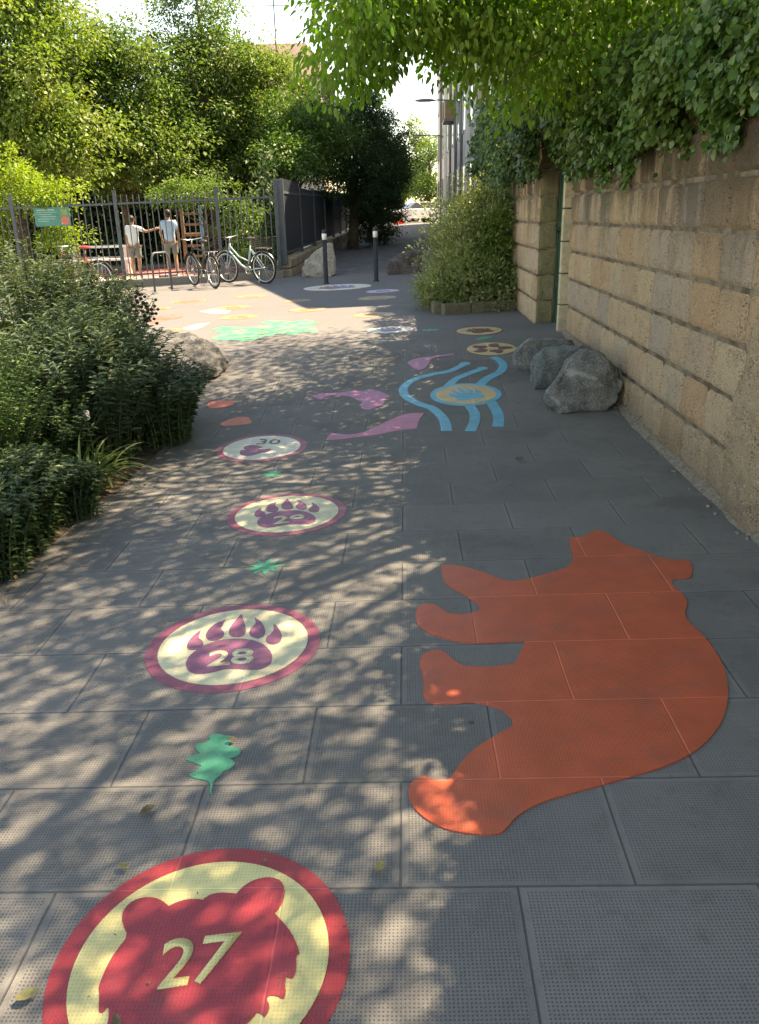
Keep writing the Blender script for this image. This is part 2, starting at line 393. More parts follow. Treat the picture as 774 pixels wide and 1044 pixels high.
# outlines of the painted figures, in metres on the ground
PX = {
'bear': [[0.56,2.76],[0.456,2.76],[0.386,2.758],[0.337,2.766],[0.288,2.78],[0.241,2.811],[0.193,2.85],[0.163,2.895],[0.144,2.94],[0.139,3.007],[0.149,3.068],[0.166,3.104],[0.194,3.116],[0.227,3.108],[0.246,3.078],[0.275,3.026],[0.3,3.008],[0.347,3.003],[0.388,3.015],[0.414,3.033],[0.419,3.061],[0.408,3.105],[0.39,3.136],[0.367,3.188],[0.338,3.229],[0.308,3.271],[0.289,3.326],[0.285,3.409],[0.289,3.512],[0.342,3.515],[0.405,3.476],[0.46,3.433],[0.521,3.361],[0.551,3.325],[0.605,3.298],[0.665,3.314],[0.723,3.34],[0.794,3.377],[0.861,3.412],[0.901,3.457],[0.93,3.528],[0.943,3.636],[0.966,3.778],[1.009,3.78],[1.044,3.777],[1.073,3.825],[1.132,3.864],[1.178,3.826],[1.187,3.729],[1.23,3.632],[1.304,3.535],[1.343,3.469],[1.399,3.451],[1.438,3.447],[1.452,3.424],[1.437,3.355],[1.407,3.281],[1.379,3.244],[1.328,3.249],[1.298,3.238],[1.287,3.171],[1.302,3.108],[1.298,3.054],[1.279,2.99],[1.245,2.93],[1.231,2.862],[1.247,2.763],[1.252,2.66],[1.24,2.541],[1.218,2.447],[1.183,2.345],[1.142,2.264],[1.095,2.187],[1.036,2.116],[0.968,2.054],[0.9,2.008],[0.815,1.969],[0.721,1.939],[0.628,1.907],[0.553,1.885],[0.48,1.862],[0.435,1.843],[0.39,1.817],[0.355,1.787],[0.329,1.752],[0.308,1.731],[0.271,1.728],[0.22,1.737],[0.17,1.752],[0.133,1.776],[0.095,1.816],[0.071,1.861],[0.062,1.912],[0.072,1.953],[0.093,1.973],[0.116,1.983],[0.129,1.967],[0.16,1.96],[0.192,1.96],[0.205,1.988],[0.233,2.042],[0.276,2.097],[0.327,2.141],[0.378,2.183],[0.416,2.206],[0.427,2.236],[0.417,2.277],[0.39,2.315],[0.346,2.343],[0.299,2.361],[0.241,2.354],[0.183,2.353],[0.147,2.373],[0.136,2.411],[0.145,2.502],[0.141,2.566],[0.135,2.633],[0.148,2.684],[0.183,2.717],[0.22,2.721],[0.25,2.682],[0.268,2.639],[0.291,2.6],[0.351,2.582],[0.43,2.582],[0.49,2.594],[0.511,2.636],[0.532,2.694]],
'face27': [[-0.607,1.229],[-0.614,1.256],[-0.619,1.263],[-0.626,1.249],[-0.635,1.251],[-0.641,1.273],[-0.65,1.303],[-0.655,1.31],[-0.654,1.348],[-0.65,1.381],[-0.641,1.411],[-0.627,1.446],[-0.649,1.479],[-0.661,1.51],[-0.658,1.533],[-0.645,1.552],[-0.621,1.561],[-0.595,1.56],[-0.57,1.548],[-0.549,1.53],[-0.53,1.542],[-0.509,1.549],[-0.484,1.549],[-0.464,1.545],[-0.466,1.548],[-0.45,1.562],[-0.425,1.566],[-0.402,1.563],[-0.385,1.56],[-0.375,1.578],[-0.355,1.598],[-0.327,1.609],[-0.301,1.609],[-0.277,1.598],[-0.264,1.572],[-0.264,1.54],[-0.268,1.513],[-0.281,1.495],[-0.257,1.467],[-0.235,1.437],[-0.217,1.401],[-0.21,1.377],[-0.217,1.372],[-0.213,1.337],[-0.218,1.315],[-0.227,1.314],[-0.235,1.32],[-0.235,1.297],[-0.231,1.279],[-0.235,1.264],[-0.253,1.273],[-0.268,1.274],[-0.272,1.265],[-0.263,1.25],[-0.265,1.233],[-0.272,1.223],[-0.281,1.233],[-0.29,1.235],[-0.294,1.225],[-0.345,1.17],[-0.37,1.13],[-0.43,1.105],[-0.5,1.11],[-0.55,1.14],[-0.6,1.17]],
'c28': [-0.6,2.837,0.348],
'c29': [-0.536,4.336,0.344],
'c30': [-0.864,5.749,0.316],
'c27': [-0.437,1.376,0.344],
'paw': [[[-0.441,-0.488],[-0.474,-0.379],[-0.466,-0.244],[-0.408,-0.109],[-0.302,0.025],[-0.169,0.102],[0.008,0.116],[0.16,0.09],[0.322,-0.012],[0.427,-0.153],[0.49,-0.325],[0.492,-0.46],[0.447,-0.551],[0.37,-0.596],[0.258,-0.587],[0.116,-0.56],[0.003,-0.55],[-0.1,-0.593],[-0.202,-0.636],[-0.315,-0.627],[-0.396,-0.569]],[[-0.452,0.358],[-0.512,0.252],[-0.545,0.123],[-0.545,-0.012],[-0.497,-0.102],[-0.408,-0.109],[-0.353,-0.046],[-0.359,0.059],[-0.414,0.141],[-0.441,0.167],[-0.448,0.247]],[[-0.195,0.602],[-0.304,0.515],[-0.358,0.393],[-0.374,0.24],[-0.326,0.115],[-0.223,0.077],[-0.149,0.159],[-0.155,0.281],[-0.212,0.361],[-0.216,0.475]],[[-0.021,0.731],[-0.068,0.59],[-0.105,0.433],[-0.109,0.277],[-0.062,0.176],[0.033,0.143],[0.101,0.185],[0.096,0.32],[0.062,0.449],[0.027,0.581]],[[0.152,0.622],[0.198,0.468],[0.162,0.396],[0.138,0.286],[0.165,0.162],[0.264,0.093],[0.331,0.147],[0.337,0.268],[0.289,0.428],[0.216,0.563]],[[0.411,0.43],[0.434,0.29],[0.414,0.2],[0.359,0.114],[0.374,-0.005],[0.461,-0.07],[0.535,-0.031],[0.554,0.097],[0.513,0.252],[0.46,0.381]]],
't28': [[-0.216,-0.496],[0.296,-0.459],[-0.251,-0.168],[0.249,-0.126]],
't27': [[-0.519,1.296],[-0.38,1.315],[-0.536,1.428],[-0.351,1.444]],
't29': [[-0.594,4.152],[-0.419,4.183],[-0.606,4.282],[-0.428,4.296]],
't30': [[-0.919,5.837],[-0.741,5.823],[-0.906,5.965],[-0.738,5.931]],
'blob30': [[-1.013,5.636],[-1.016,5.701],[-0.973,5.716],[-1.004,5.751],[-0.999,5.806],[-0.956,5.829],[-0.9,5.812],[-0.86,5.763],[-0.888,5.725],[-0.845,5.697],[-0.802,5.72],[-0.779,5.674],[-0.81,5.627],[-0.874,5.615],[-0.906,5.564],[-0.957,5.564],[-0.993,5.591]],
'leaf_a': [[-0.528,1.944],[-0.534,1.999],[-0.561,2.012],[-0.591,2.019],[-0.611,2.039],[-0.586,2.054],[-0.578,2.078],[-0.601,2.092],[-0.636,2.112],[-0.618,2.131],[-0.595,2.139],[-0.618,2.17],[-0.618,2.193],[-0.589,2.194],[-0.575,2.207],[-0.583,2.229],[-0.565,2.244],[-0.538,2.231],[-0.499,2.223],[-0.503,2.193],[-0.51,2.17],[-0.476,2.162],[-0.461,2.138],[-0.472,2.116],[-0.492,2.107],[-0.47,2.083],[-0.483,2.055],[-0.504,2.049],[-0.509,2.025],[-0.522,2.007],[-0.526,1.989],[-0.52,1.941]],
'leaf_b': [[-0.469,3.597],[-0.532,3.601],[-0.499,3.662],[-0.55,3.633],[-0.548,3.686],[-0.58,3.641],[-0.621,3.669],[-0.604,3.618],[-0.653,3.615],[-0.617,3.587],[-0.662,3.558],[-0.612,3.555],[-0.614,3.502],[-0.58,3.542],[-0.56,3.496],[-0.541,3.543],[-0.496,3.52],[-0.523,3.571]],
'leaf_c': [[-0.632,5.116],[-0.665,5.125],[-0.642,5.164],[-0.684,5.151],[-0.689,5.197],[-0.715,5.151],[-0.745,5.183],[-0.741,5.138],[-0.789,5.143],[-0.756,5.112],[-0.791,5.088],[-0.742,5.087],[-0.749,5.034],[-0.714,5.067],[-0.702,5.023],[-0.686,5.069],[-0.65,5.051],[-0.674,5.096]],
'leaf_d': [[0.805,9.401],[0.754,9.414],[0.733,9.395],[0.716,9.37],[0.692,9.359],[0.687,9.387],[0.668,9.402],[0.648,9.387],[0.618,9.362],[0.607,9.385],[0.608,9.408],[0.572,9.399],[0.552,9.407],[0.561,9.433],[0.554,9.45],[0.532,9.45],[0.525,9.472],[0.546,9.491],[0.566,9.523],[0.592,9.509],[0.61,9.495],[0.629,9.522],[0.655,9.528],[0.671,9.51],[0.672,9.489],[0.701,9.5],[0.722,9.479],[0.72,9.458],[0.739,9.446],[0.751,9.428],[0.766,9.418],[0.811,9.407]],
'leaf_e': [[1.316,8.889],[1.277,8.866],[1.276,8.841],[1.281,8.816],[1.273,8.794],[1.253,8.807],[1.232,8.805],[1.23,8.783],[1.227,8.749],[1.206,8.757],[1.192,8.771],[1.176,8.743],[1.159,8.735],[1.148,8.757],[1.134,8.763],[1.12,8.749],[1.102,8.758],[1.103,8.782],[1.095,8.815],[1.119,8.822],[1.139,8.825],[1.133,8.853],[1.146,8.873],[1.167,8.872],[1.18,8.86],[1.191,8.885],[1.217,8.885],[1.228,8.871],[1.248,8.876],[1.266,8.872],[1.281,8.875],[1.316,8.896]],
'purple_a': [[-0.587,7.068],[-0.477,7.086],[-0.406,7.111],[-0.31,7.112],[-0.215,7.149],[-0.135,7.112],[-0.071,7.143],[0.009,7.116],[0.087,7.003],[0.124,6.923],[0.053,6.86],[0.067,6.737],[0.005,6.674],[-0.055,6.589],[-0.13,6.614],[-0.146,6.744],[-0.116,6.788],[-0.187,6.895],[-0.227,6.975],[-0.323,7.029],[-0.403,7.04],[-0.448,6.997],[-0.492,6.925],[-0.55,6.983]],
'purple_b': [[-0.398,5.874],[-0.359,6.043],[-0.247,5.983],[-0.137,5.997],[-0.041,6.107],[0.073,6.27],[0.192,6.413],[0.282,6.46],[0.391,6.444],[0.339,6.299],[0.304,6.056],[0.207,6.048],[0.096,5.998],[-0.028,5.928],[-0.177,5.906],[-0.297,5.867]],
'purple_c': [[0.303,7.94],[0.361,8.057],[0.472,8.124],[0.553,8.123],[0.582,8.152],[0.71,8.177],[0.795,8.216],[0.799,8.161],[0.688,8.126],[0.577,8.086],[0.521,7.903],[0.483,7.727],[0.412,7.68],[0.355,7.748],[0.342,7.84]],
'petal_a': [[-1.494,6.932],[-1.489,7.019],[-1.42,7.029],[-1.326,7.04],[-1.254,7.005],[-1.253,6.922],[-1.297,6.856],[-1.384,6.821],[-1.455,6.832]],
'petal_b': [[-1.295,6.395],[-1.258,6.48],[-1.203,6.549],[-1.132,6.576],[-1.076,6.545],[-1.033,6.448],[-1.031,6.38],[-1.1,6.354],[-1.184,6.335],[-1.258,6.345]],
'wave0': [[0.871,7.82],[0.713,7.614],[0.52,7.52],[0.364,7.406],[0.266,7.234],[0.238,7.057],[0.267,6.878],[0.357,6.695],[0.461,6.561],[0.523,6.319],[0.536,6.135],[0.529,5.969]],
'wave1': [[1.021,7.635],[0.869,7.493],[0.738,7.348],[0.637,7.125]],
'wave2': [[0.761,6.659],[0.793,6.418],[0.773,6.19],[0.709,5.933]],
'wave3': [[1.172,8.015],[1.225,7.847],[1.221,7.667],[1.15,7.477],[1.031,7.33],[0.928,7.133]],
'wave4': [[0.967,6.677],[0.978,6.39],[0.966,6.207],[0.93,6.012]],
'cwave': [0.778,6.886,0.293],
'green_beast': [[-1.965,9.576],[-1.857,9.952],[-2.051,10.282],[-2.125,10.54],[-1.966,10.724],[-1.67,10.473],[-1.437,10.631],[-1.546,10.975],[-1.393,11.129],[-1.072,10.849],[-0.928,11.005],[-0.781,10.791],[-0.735,10.472],[-0.883,10.429],[-0.692,9.989],[-0.705,9.647],[-0.881,9.792],[-0.955,9.566],[-1.149,9.755],[-1.282,9.593],[-1.342,9.424],[-1.432,9.253],[-1.684,9.418],[-1.834,9.426]],
'white_a': [[-2.537,10.733],[-2.431,11.095],[-2.262,11.19],[-2.279,10.739],[-2.34,10.474],[-2.463,10.517]],
'white_b': [[-2.726,12.741],[-2.561,13.084],[-2.208,12.658],[-2.234,12.278],[-2.473,12.376]],
'red_fish': [[-3.335,11.986],[-3.241,12.067],[-3.229,12.428],[-3.047,12.482],[-2.852,12.277],[-2.825,12.023],[-2.923,11.827],[-3.034,11.643],[-3.066,11.436],[-3.172,11.475]],
'p1': [-3.271,14.567,0.307],
'p2': [-2.224,14.932,0.295],
'p3': [-1.943,11.712,0.289],
'p4': [-2.265,13.141,0.287],
'p5': [-1.295,13.724,0.237],
'p6': [-1.005,12.282,0.301],
'p7': [-2.664,10.587,0.169],
'p8': [-3.499,13.488,0.181],
'p9': [-0.015,11.209,0.298],
'p10': [0.046,13.572,0.318],
'p11': [-0.708,16.084,0.685],
'p12': [0.153,14.776,0.297],
'lav': [0.175,9.641,0.27],
'c14': [1.185,9.25,0.266],
'c13': [1.198,8.329,0.235],
}


# ---------------------------------------------------------------- foliage
def unit(a):
    return a / np.maximum(np.linalg.norm(a, axis=-1, keepdims=True), 1e-9)


def leaves_mesh(name, P, A, N, L, W, fold=0.18, curl=0.15, simple=False):
    """P leaf base, A axis, N upper side, L length, W width"""
    P = np.asarray(P, float); n = len(P)
    A = unit(np.asarray(A, float))
    N = np.asarray(N, float); N = unit(N - A * (N * A).sum(1, keepdims=True) + 1e-6)
    S = np.cross(N, A)
    L = np.asarray(L, float).reshape(-1, 1) * np.ones((n, 1)); W = np.asarray(W, float).reshape(-1, 1) * np.ones((n, 1))
    up = N * W * fold
    T = P + A * L - N * L * curl
    if simple:
        M = P + A * L * 0.42
        V = np.stack([P, M + S * W * 0.5 + up, T, M - S * W * 0.5 + up], 1)
        k = 4; quads = np.array([[0, 1, 2, 3]])
    else:
        V = np.stack([P, P + A * L * .3 + S * W * .5 + up, P + A * L * .7 + S * W * .36 + up * .7 - N * L * curl * .45, T,
                      P + A * L * .7 - S * W * .36 + up * .7 - N * L * curl * .45, P + A * L * .3 - S * W * .5 + up], 1)
        k = 6; quads = np.array([[0, 1, 2, 3], [0, 3, 4, 5]])
    me = bpy.data.meshes.new(name)
    F = (quads[None] + (np.arange(n) * k)[:, None, None]).reshape(-1)
    nf = n * len(quads)
    me.vertices.add(n * k); me.vertices.foreach_set('co', V.reshape(-1).astype(np.float32))
    me.loops.add(nf * 4); me.loops.foreach_set('vertex_index', F.astype(np.int32))
    me.polygons.add(nf)
    me.polygons.foreach_set('loop_start', (np.arange(nf) * 4).astype(np.int32))
    me.update(calc_edges=True)
    return me


def rand_dirs(n, rng):
    return unit(rng.normal(size=(n, 3)))


def crown_points(blobs, n_clumps, rng, shell=0.55, stray=.10, lumpy=.55):
    """clump centres spread through ellipsoids, denser towards the outside"""
    vol = np.array([b[3] * b[4] * b[5] for b in blobs]) ** 0.75
    idx = rng.choice(len(blobs), size=n_clumps, p=vol / vol.sum())
    B = np.array(blobs)[idx]
    d = rand_dirs(n_clumps, rng)
    r = shell + (1 - shell) * rng.random((n_clumps, 1)) ** 0.6
    r *= 0.72 + 0.42 * rng.random((n_clumps, 1))
    far = rng.random((n_clumps, 1)) < stray
    r = np.where(far, 1.08 + .22 * rng.random((n_clumps, 1)), r)
    lump = np.array([noise.noise(Vector(tuple(d[i] * 1.9 + B[i, :3] * .7))) for i in range(n_clumps)]).reshape(-1, 1)
    r = r * (1 + lumpy * lump)
    return B[:, :3] + d * r * B[:, 3:6], d


def clump_leaves(C, D, per, cr, leaf, rng, droop=0.25, flat=0.65):
    n = len(C) * per
    ci = np.repeat(np.arange(len(C)), per)
    crs = cr * (0.6 + 0.8 * rng.random(len(C)))[ci]
    off = rng.normal(size=(n, 3)) * np.array([1, 1, flat]) * crs[:, None] * 0.55
    P = C[ci] + off
    A = unit(off + rng.normal(size=(n, 3)) * 0.5 * cr + np.array([0, 0, -droop]) * cr + D[ci] * cr * .3)
    N = unit(rng.normal(size=(n, 3)) * 0.55 + np.array([0, 0, 1.0]))
    L = leaf * (0.65 + 0.6 * rng.random(n))
    return P, A, N, L


def trunk_mesh(base, top, r0, targets, rng, seg=9):
    bm = bmesh.new()
    base = Vector(base); top = Vector(top)
    h = top - base
    pts = []
    for i in range(7):
        t = i / 6
        pts.append(base + h * t + Vector((rng.normal() * .05, rng.normal() * .05, 0)) * (t * h.length * .25))
    rad = [r0 * (1.25 if i == 0 else 1) * (1 - .8 * i / 6) for i in range(7)]
    tube(bm, pts, rad, seg)
    for T in targets:
        T = Vector(T)
        t = min(0.95, max(0.25, (T.z - base.z) / max(h.length, .1) * .62))
        i = min(5, int(t * 6)); f = t * 6 - i
        s = pts[i].lerp(pts[i + 1], f)
        mid = s.lerp(T, .5) + Vector((rng.normal() * .12, rng.normal() * .12, abs(rng.normal()) * .12)) * (T - s).length * .6
        q = [s, s.lerp(mid, .5) + Vector((0, 0, .04)), mid, mid.lerp(T, .55), T]
        rr = r0 * (1 - .8 * t) * .45
        tube(bm, q, [rr, rr * .8, rr * .55, rr * .35, rr * .14], 6, cap=False)
    return bm


def tree(name, label, base, height, r0, blobs, n_clumps, per, cr, leaf, lmat, bmat, group=None, cat='tree', ratio=0.5,
         limbs=26, simple=True, seed=1, droop=.25, flat=.65, shell=.55, stray=.10, lumpy=.55):
    rng = np.random.default_rng(seed)
    root = thing(name, base, label, cat, group)
    b0 = np.array(base)
    C, D = crown_points(blobs, n_clumps, rng, shell, stray, lumpy)
    P, A, N, L = clump_leaves(C, D, per, cr, leaf, rng, droop, flat)
    obj_from_me('crown', leaves_mesh('crown', P, A, N, L, L * ratio, simple=simple), lmat, root)
    tg = C[rng.choice(len(C), size=min(limbs, len(C)), replace=False)]
    cx = np.mean([b[0] for b in blobs]); cy = np.mean([b[1] for b in blobs])
    obj_from_bm('trunk', trunk_mesh((0, 0, -.1), (cx * .6, cy * .6, height * .8), r0, tg, rng), bmat, root, True)
    return root


def stems_plant(name, label, base, rx, ry, h, n, per, L, W, lmat, smat, group=None, cat='shrub', seed=1, lean=1.0,
                start=.25, up=.55, base_r=.45, droop=.1, head=0, headmat=None, min_h=.45):
    """many arching stems with leaves in pairs along them"""
    rng = np.random.default_rng(seed)
    root = thing(name, base, label, cat, group)
    bx, by, bz = base
    bm = bmesh.new()
    PP, AA, NN, LL = [], [], [], []
    HP = []
    for i in range(n):
        ang = rng.random() * 2 * math.pi; rr = math.sqrt(rng.random())
        tx, ty = rx * rr * math.cos(ang), ry * rr * math.sin(ang)
        hh = h * (min_h + (1 - min_h) * (1 - .55 * rr ** 2.2) * (.72 + .28 * rng.random()))
        s0 = Vector((tx * base_r + rng.normal() * .03, ty * base_r + rng.normal() * .03, 0))
        s0.z = gz(bx + s0.x, by + s0.y) - bz
        tip = Vector((tx * lean, ty * lean, hh))
        ctrl = s0.lerp(tip, .5) + Vector((-tx * .18, -ty * .18, hh * .14))
        def q(t): return s0 * (1 - t) ** 2 + ctrl * 2 * t * (1 - t) + tip * t * t
        pts = [q(t) for t in (0, .3, .6, .85, 1)]
        tube(bm, pts, [.006, .005, .004, .003, .0015], 4, cap=False)
        dirv = np.array((tip - ctrl).normalized())
        ts = start + (1 - start) * (np.arange(per) + rng.random(per) * .5) / per
        a0 = rng.random() * 6
        for j, t in enumerate(ts):
            p = q(t)
            an = a0 + j * 1.57 + rng.normal() * .3
            side = np.array([math.cos(an), math.sin(an), 0.])
            sc = .75 + .5 * rng.random()
            if t > .85: sc *= .75
            ax = unit(side + dirv * up + np.array([0, 0, -droop]) + rng.normal(size=3) * .15)
            PP.append(p); AA.append(ax); NN.append(unit(np.array([0, 0, 1.]) + dirv * .3 - side * .3 + rng.normal(size=3) * .25)); LL.append(L * sc)
        if head and rng.random() < head: HP.append(tip)
    LL = np.array(LL)
    obj_from_me('foliage', leaves_mesh('foliage', np.array([tuple(p) for p in PP]), np.array(AA), np.array(NN), LL, LL * (W / L)), lmat, root)
    obj_from_bm('stem', bm, smat, root)
    if HP:
        hb = bmesh.new()
        for p in HP:
            for k in range(4):
                ball(hb, p + Vector((rng.normal() * .012, rng.normal() * .012, -k * .035 + rng.normal() * .006)), (.017, .017, .015), 1)
        o = obj_from_bm('seed_head', hb, headmat, root, True)
        o['kind'] = 'stuff'
    return root


# ---------------------------------------------------------------- paint on the paving
PAVE = 0.004


def drape(bm, h):
    """lay a flat mesh (z ignored) on the ground at height h and give its rim a thickness"""
    for v in bm.verts: v.co.z = 0
    bmesh.ops.triangulate(bm, faces=bm.faces[:], ngon_method='EAR_CLIP')
    ys = [v.co.y for v in bm.verts]
    k = math.ceil(max(min(ys), 5.4) / .2)
    while k * .2 < min(max(ys), 10.0):
        bmesh.ops.bisect_plane(bm, geom=bm.verts[:] + bm.edges[:] + bm.faces[:], plane_co=(0, k * .2, 0), plane_no=(0, 1, 0), dist=1e-5)
        k += 1
    for f in bm.faces:
        if f.normal.z < 0: f.normal_flip()
    edge = [e for e in bm.edges if e.is_boundary]
    r = bmesh.ops.extrude_edge_only(bm, edges=edge)
    low = {v for v in r['geom'] if isinstance(v, bmesh.types.BMVert)}
    for v in bm.verts:
        v.co.z = gz(v.co.x, v.co.y) + (PAVE - .001 if v in low else PAVE + h)


def paint_bm(poly):
    bm = bmesh.new()
    f = bm.faces.new([bm.verts.new((x, y, 0)) for x, y in poly])
    f.normal_update()
    if f.normal.z < 0: f.normal_flip()
    return bm


def smooth_poly(poly, it=1, keep=0.9):
    """round a traced outline a little (Chaikin), keeping corners sharper than 70 degrees"""
    for _ in range(it):
        out = []
        n = len(poly)
        for i in range(n):
            a, b, c = Vector(poly[i - 1]), Vector(poly[i]), Vector(poly[(i + 1) % n])
            u, w = (b - a), (c - b)
            if u.length > 1e-6 and w.length > 1e-6 and u.angle(w, 0) > R(70):
                out.append(tuple(b)); continue
            out.append(tuple(b.lerp(a, .25))); out.append(tuple(b.lerp(c, .25)))
        poly = out
    return poly


def local(o, parent):
    """parts are built in world space; hang them on their thing without moving them"""
    o.parent = parent
    o.matrix_parent_inverse = Matrix.Translation(parent.location).inverted()
    return o


def paint(name, poly, h, mat, parent=None, smooth=0):
    if smooth: poly = smooth_poly(poly, smooth)
    bm = paint_bm(poly)
    drape(bm, h)
    o = obj_from_bm(name, bm, mat)
    if parent is not None: local(o, parent)
    return o


def disc_poly(c, r, n=72, wob=0.0, sx=1.0):
    return [(c[0] + r * sx * math.cos(2 * math.pi * i / n), c[1] + r * math.sin(2 * math.pi * i / n)) for i in range(n)]


def number(text, quad, h, mat, parent, weight=0.02):
    """digits in the built-in typeface laid into the parallelogram bl, br, tl, tr"""
    cu = bpy.data.curves.new('digits', 'FONT')
    cu.body = text
    cu.offset = weight
    cu.resolution_u = 6
    to = bpy.data.objects.new('digits', cu)
    COL.objects.link(to)
    dg = bpy.context.evaluated_depsgraph_get(); dg.update()
    me = bpy.data.meshes.new_from_object(to.evaluated_get(dg))
    bpy.data.objects.remove(to)
    bm = bmesh.new(); bm.from_mesh(me); bpy.data.meshes.remove(me)
    xs = [v.co.x for v in bm.verts]; ys = [v.co.y for v in bm.verts]
    x0, x1, y0, y1 = min(xs), max(xs), min(ys), max(ys)
    bl, br, tl, tr = [Vector(p) for p in quad]
    for v in bm.verts:
        a = (v.co.x - x0) / (x1 - x0); b = (v.co.y - y0) / (y1 - y0)
        p = bl * (1 - a) * (1 - b) + br * a * (1 - b) + tl * (1 - a) * b + tr * a * b
        v.co = (p.x, p.y, 0)
    bmesh.ops.remove_doubles(bm, verts=bm.verts[:], dist=1e-5)
    drape(bm, h)
    o = obj_from_bm('number', bm, mat)
    return local(o, parent)


def game_disc(c, r, ring, disc, label, group, ratio=0.857, ang=0):
    root = thing('painted_disc', (c[0], c[1], gz(c[0], c[1]) + PAVE), label, 'ground painting', group)
    paint('border', disc_poly(c, r), .002, ring, root)
    paint('field', disc_poly(c, r * ratio), .004, disc, root)
    return root


def tf(poly, c, s, ang=0.0, sy=1.0):
    ca, sa = math.cos(ang), math.sin(ang)
    return [(c[0] + s * (x * ca - y * sy * sa), c[1] + s * (x * sa + y * sy * ca)) for x, y in poly]


def stroke(pts, w0, w1):
    """a painted band along a curve"""
    P = [Vector(p) for p in pts]
    fine = []
    n = len(P)
    for i in range(n - 1):
        p0, p1, p2, p3 = P[max(i - 1, 0)], P[i], P[i + 1], P[min(i + 2, n - 1)]
        for k in range(5):
            t = k / 5
            fine.append(.5 * ((2 * p1) + (p2 - p0) * t + (2 * p0 - 5 * p1 + 4 * p2 - p3) * t * t + (3 * p1 - p0 - 3 * p2 + p3) * t ** 3))
    fine.append(P[-1])
    L, Rr = [], []
    for i, p in enumerate(fine):
        d = (fine[min(i + 1, len(fine) - 1)] - fine[max(i - 1, 0)]).normalized()
        w = (w0 + (w1 - w0) * i / (len(fine) - 1)) * .5
        nrm = Vector((-d.y, d.x)) * w
        L.append(tuple(p + nrm)); Rr.append(tuple(p - nrm))
    bm = bmesh.new()
    lv = [bm.verts.new((x, y, 0)) for x, y in L]; rv = [bm.verts.new((x, y, 0)) for x, y in Rr]
    for i in range(len(lv) - 1):
        bm.faces.new((lv[i], rv[i], rv[i + 1], lv[i + 1]))
    return bm


# ---------------------------------------------------------------- stone block walls
def block_wall_bm(O, d, nrm, s0, s1, z_lo, courses, ch, rng, lens=(.38, .48), depth=.022, grid=(10, 7), zoff=0.0, mortar=.006):
    """pillow-faced blocks: O origin (x,y), d direction along the wall, nrm outward normal. Returns bm with face layers tone / grey"""
    bm = bmesh.new()
    lt = bm.faces.layers.float.new('tone'); lg = bm.faces.layers.float.new('grey')
    O = Vector((O[0], O[1], 0)); d = Vector((d[0], d[1], 0)); nrm = Vector((nrm[0], nrm[1], 0))
    for k in range(courses):
        za, zb = z_lo + k * ch, z_lo + (k + 1) * ch
        s = s0
        first = True
        while s < s1 - .02:
            ln = rng.uniform(*lens)
            if first: ln *= rng.uniform(.45, 1.0); first = False
            e = min(s + ln, s1)
            if s1 - e < .16: e = s1
            tone, grey = rng.random(), (rng.random() ** 3.2)
            out = rng.uniform(-.004, .006)
            nx, nz = grid
            a, b = s + mortar * rng.uniform(.9, 1.7), e - mortar * rng.uniform(.9, 1.7)
            z1, z2 = za + mortar * rng.uniform(.5, 1.2), zb - mortar * rng.uniform(.5, 1.2)
            V = []
            for j in range(nz + 1):
                row = []
                for i in range(nx + 1):
                    fx, fz = i / nx, j / nz
                    # tighter rows at the rim make a small worn arris
                    fx = .5 + .5 * math.copysign(abs(2 * fx - 1) ** .75, fx - .5); fz = .5 + .5 * math.copysign(abs(2 * fz - 1) ** .75, fz - .5)
                    rim = (i in (0, nx)) or (j in (0, nz))
                    p = O + d * (a + (b - a) * fx) + Vector((0, 0, z1 + (z2 - z1) * fz))
                    nz_ = noise.noise(p * 9.0) * .010 + noise.noise(p * 31.0) * .007
                    dis = -depth if rim else depth * .55 + out + nz_
                    if rim:
                        p += d * noise.noise(p * 23) * .004 + Vector((0, 0, noise.noise(p * 23 + Vector((3, 1, 7))) * .004))
                    row.append(bm.verts.new(p + nrm * dis))
                V.append(row)
            for j in range(nz):
                for i in range(nx):
                    f = bm.faces.new((V[j][i], V[j][i + 1], V[j + 1][i + 1], V[j + 1][i]))
                    f[lt] = tone; f[lg] = grey; f.smooth = True
            s = e
    return bm


def layers_to_attr(me):
    return me


# ================================================================ SETTING
def sheet(name, xs, ys, off, mat, kind='structure'):
    bm = bmesh.new()
    g = [[bm.verts.new((x, y, gz(x, y) + off)) for x in xs] for y in ys]
    for j in range(len(ys) - 1):
        for i in range(len(xs) - 1):
            bm.faces.new((g[j][i], g[j][i + 1], g[j + 1][i + 1], g[j + 1][i]))
    o = obj_from_bm(name, bm, mat, smooth=True)
    return tag(o, kind=kind)


def fr(a, b, st):
    n = max(1, int(round((b - a) / st)))
    return [a + (b - a) * i / n for i in range(n + 1)]


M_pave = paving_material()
M_soil = pmat('garden_soil', (0.055, 0.043, 0.03), .95, .4, 9, .03, 30, c2=(0.085, 0.065, 0.042))
M_earth = pmat('dry_ground', (0.15, 0.135, 0.09), .95, .3, .8, .02, 20, c2=(0.11, 0.125, 0.06))
M_asph = pmat('asphalt', (0.085, 0.085, 0.088), .88, .2, 3, .004, 300, c2=(0.12, 0.118, 0.115))
M_sand = pmat('pale_gravel', (0.44, 0.40, 0.33), .95, .15, 5, .01, 90)
M_soft = pmat('pink_safety_floor', (0.46, 0.12, 0.12), .9, .15, 5, .004, 200, c2=(0.50, 0.20, 0.18))
M_street = pmat('street_asphalt', (0.16, 0.155, 0.15), .9, .15, 3)
M_kerb = pmat('kerb_stone', (0.24, 0.225, 0.20), .9, .25, 7, .01, 70, c2=(0.17, 0.155, 0.13))

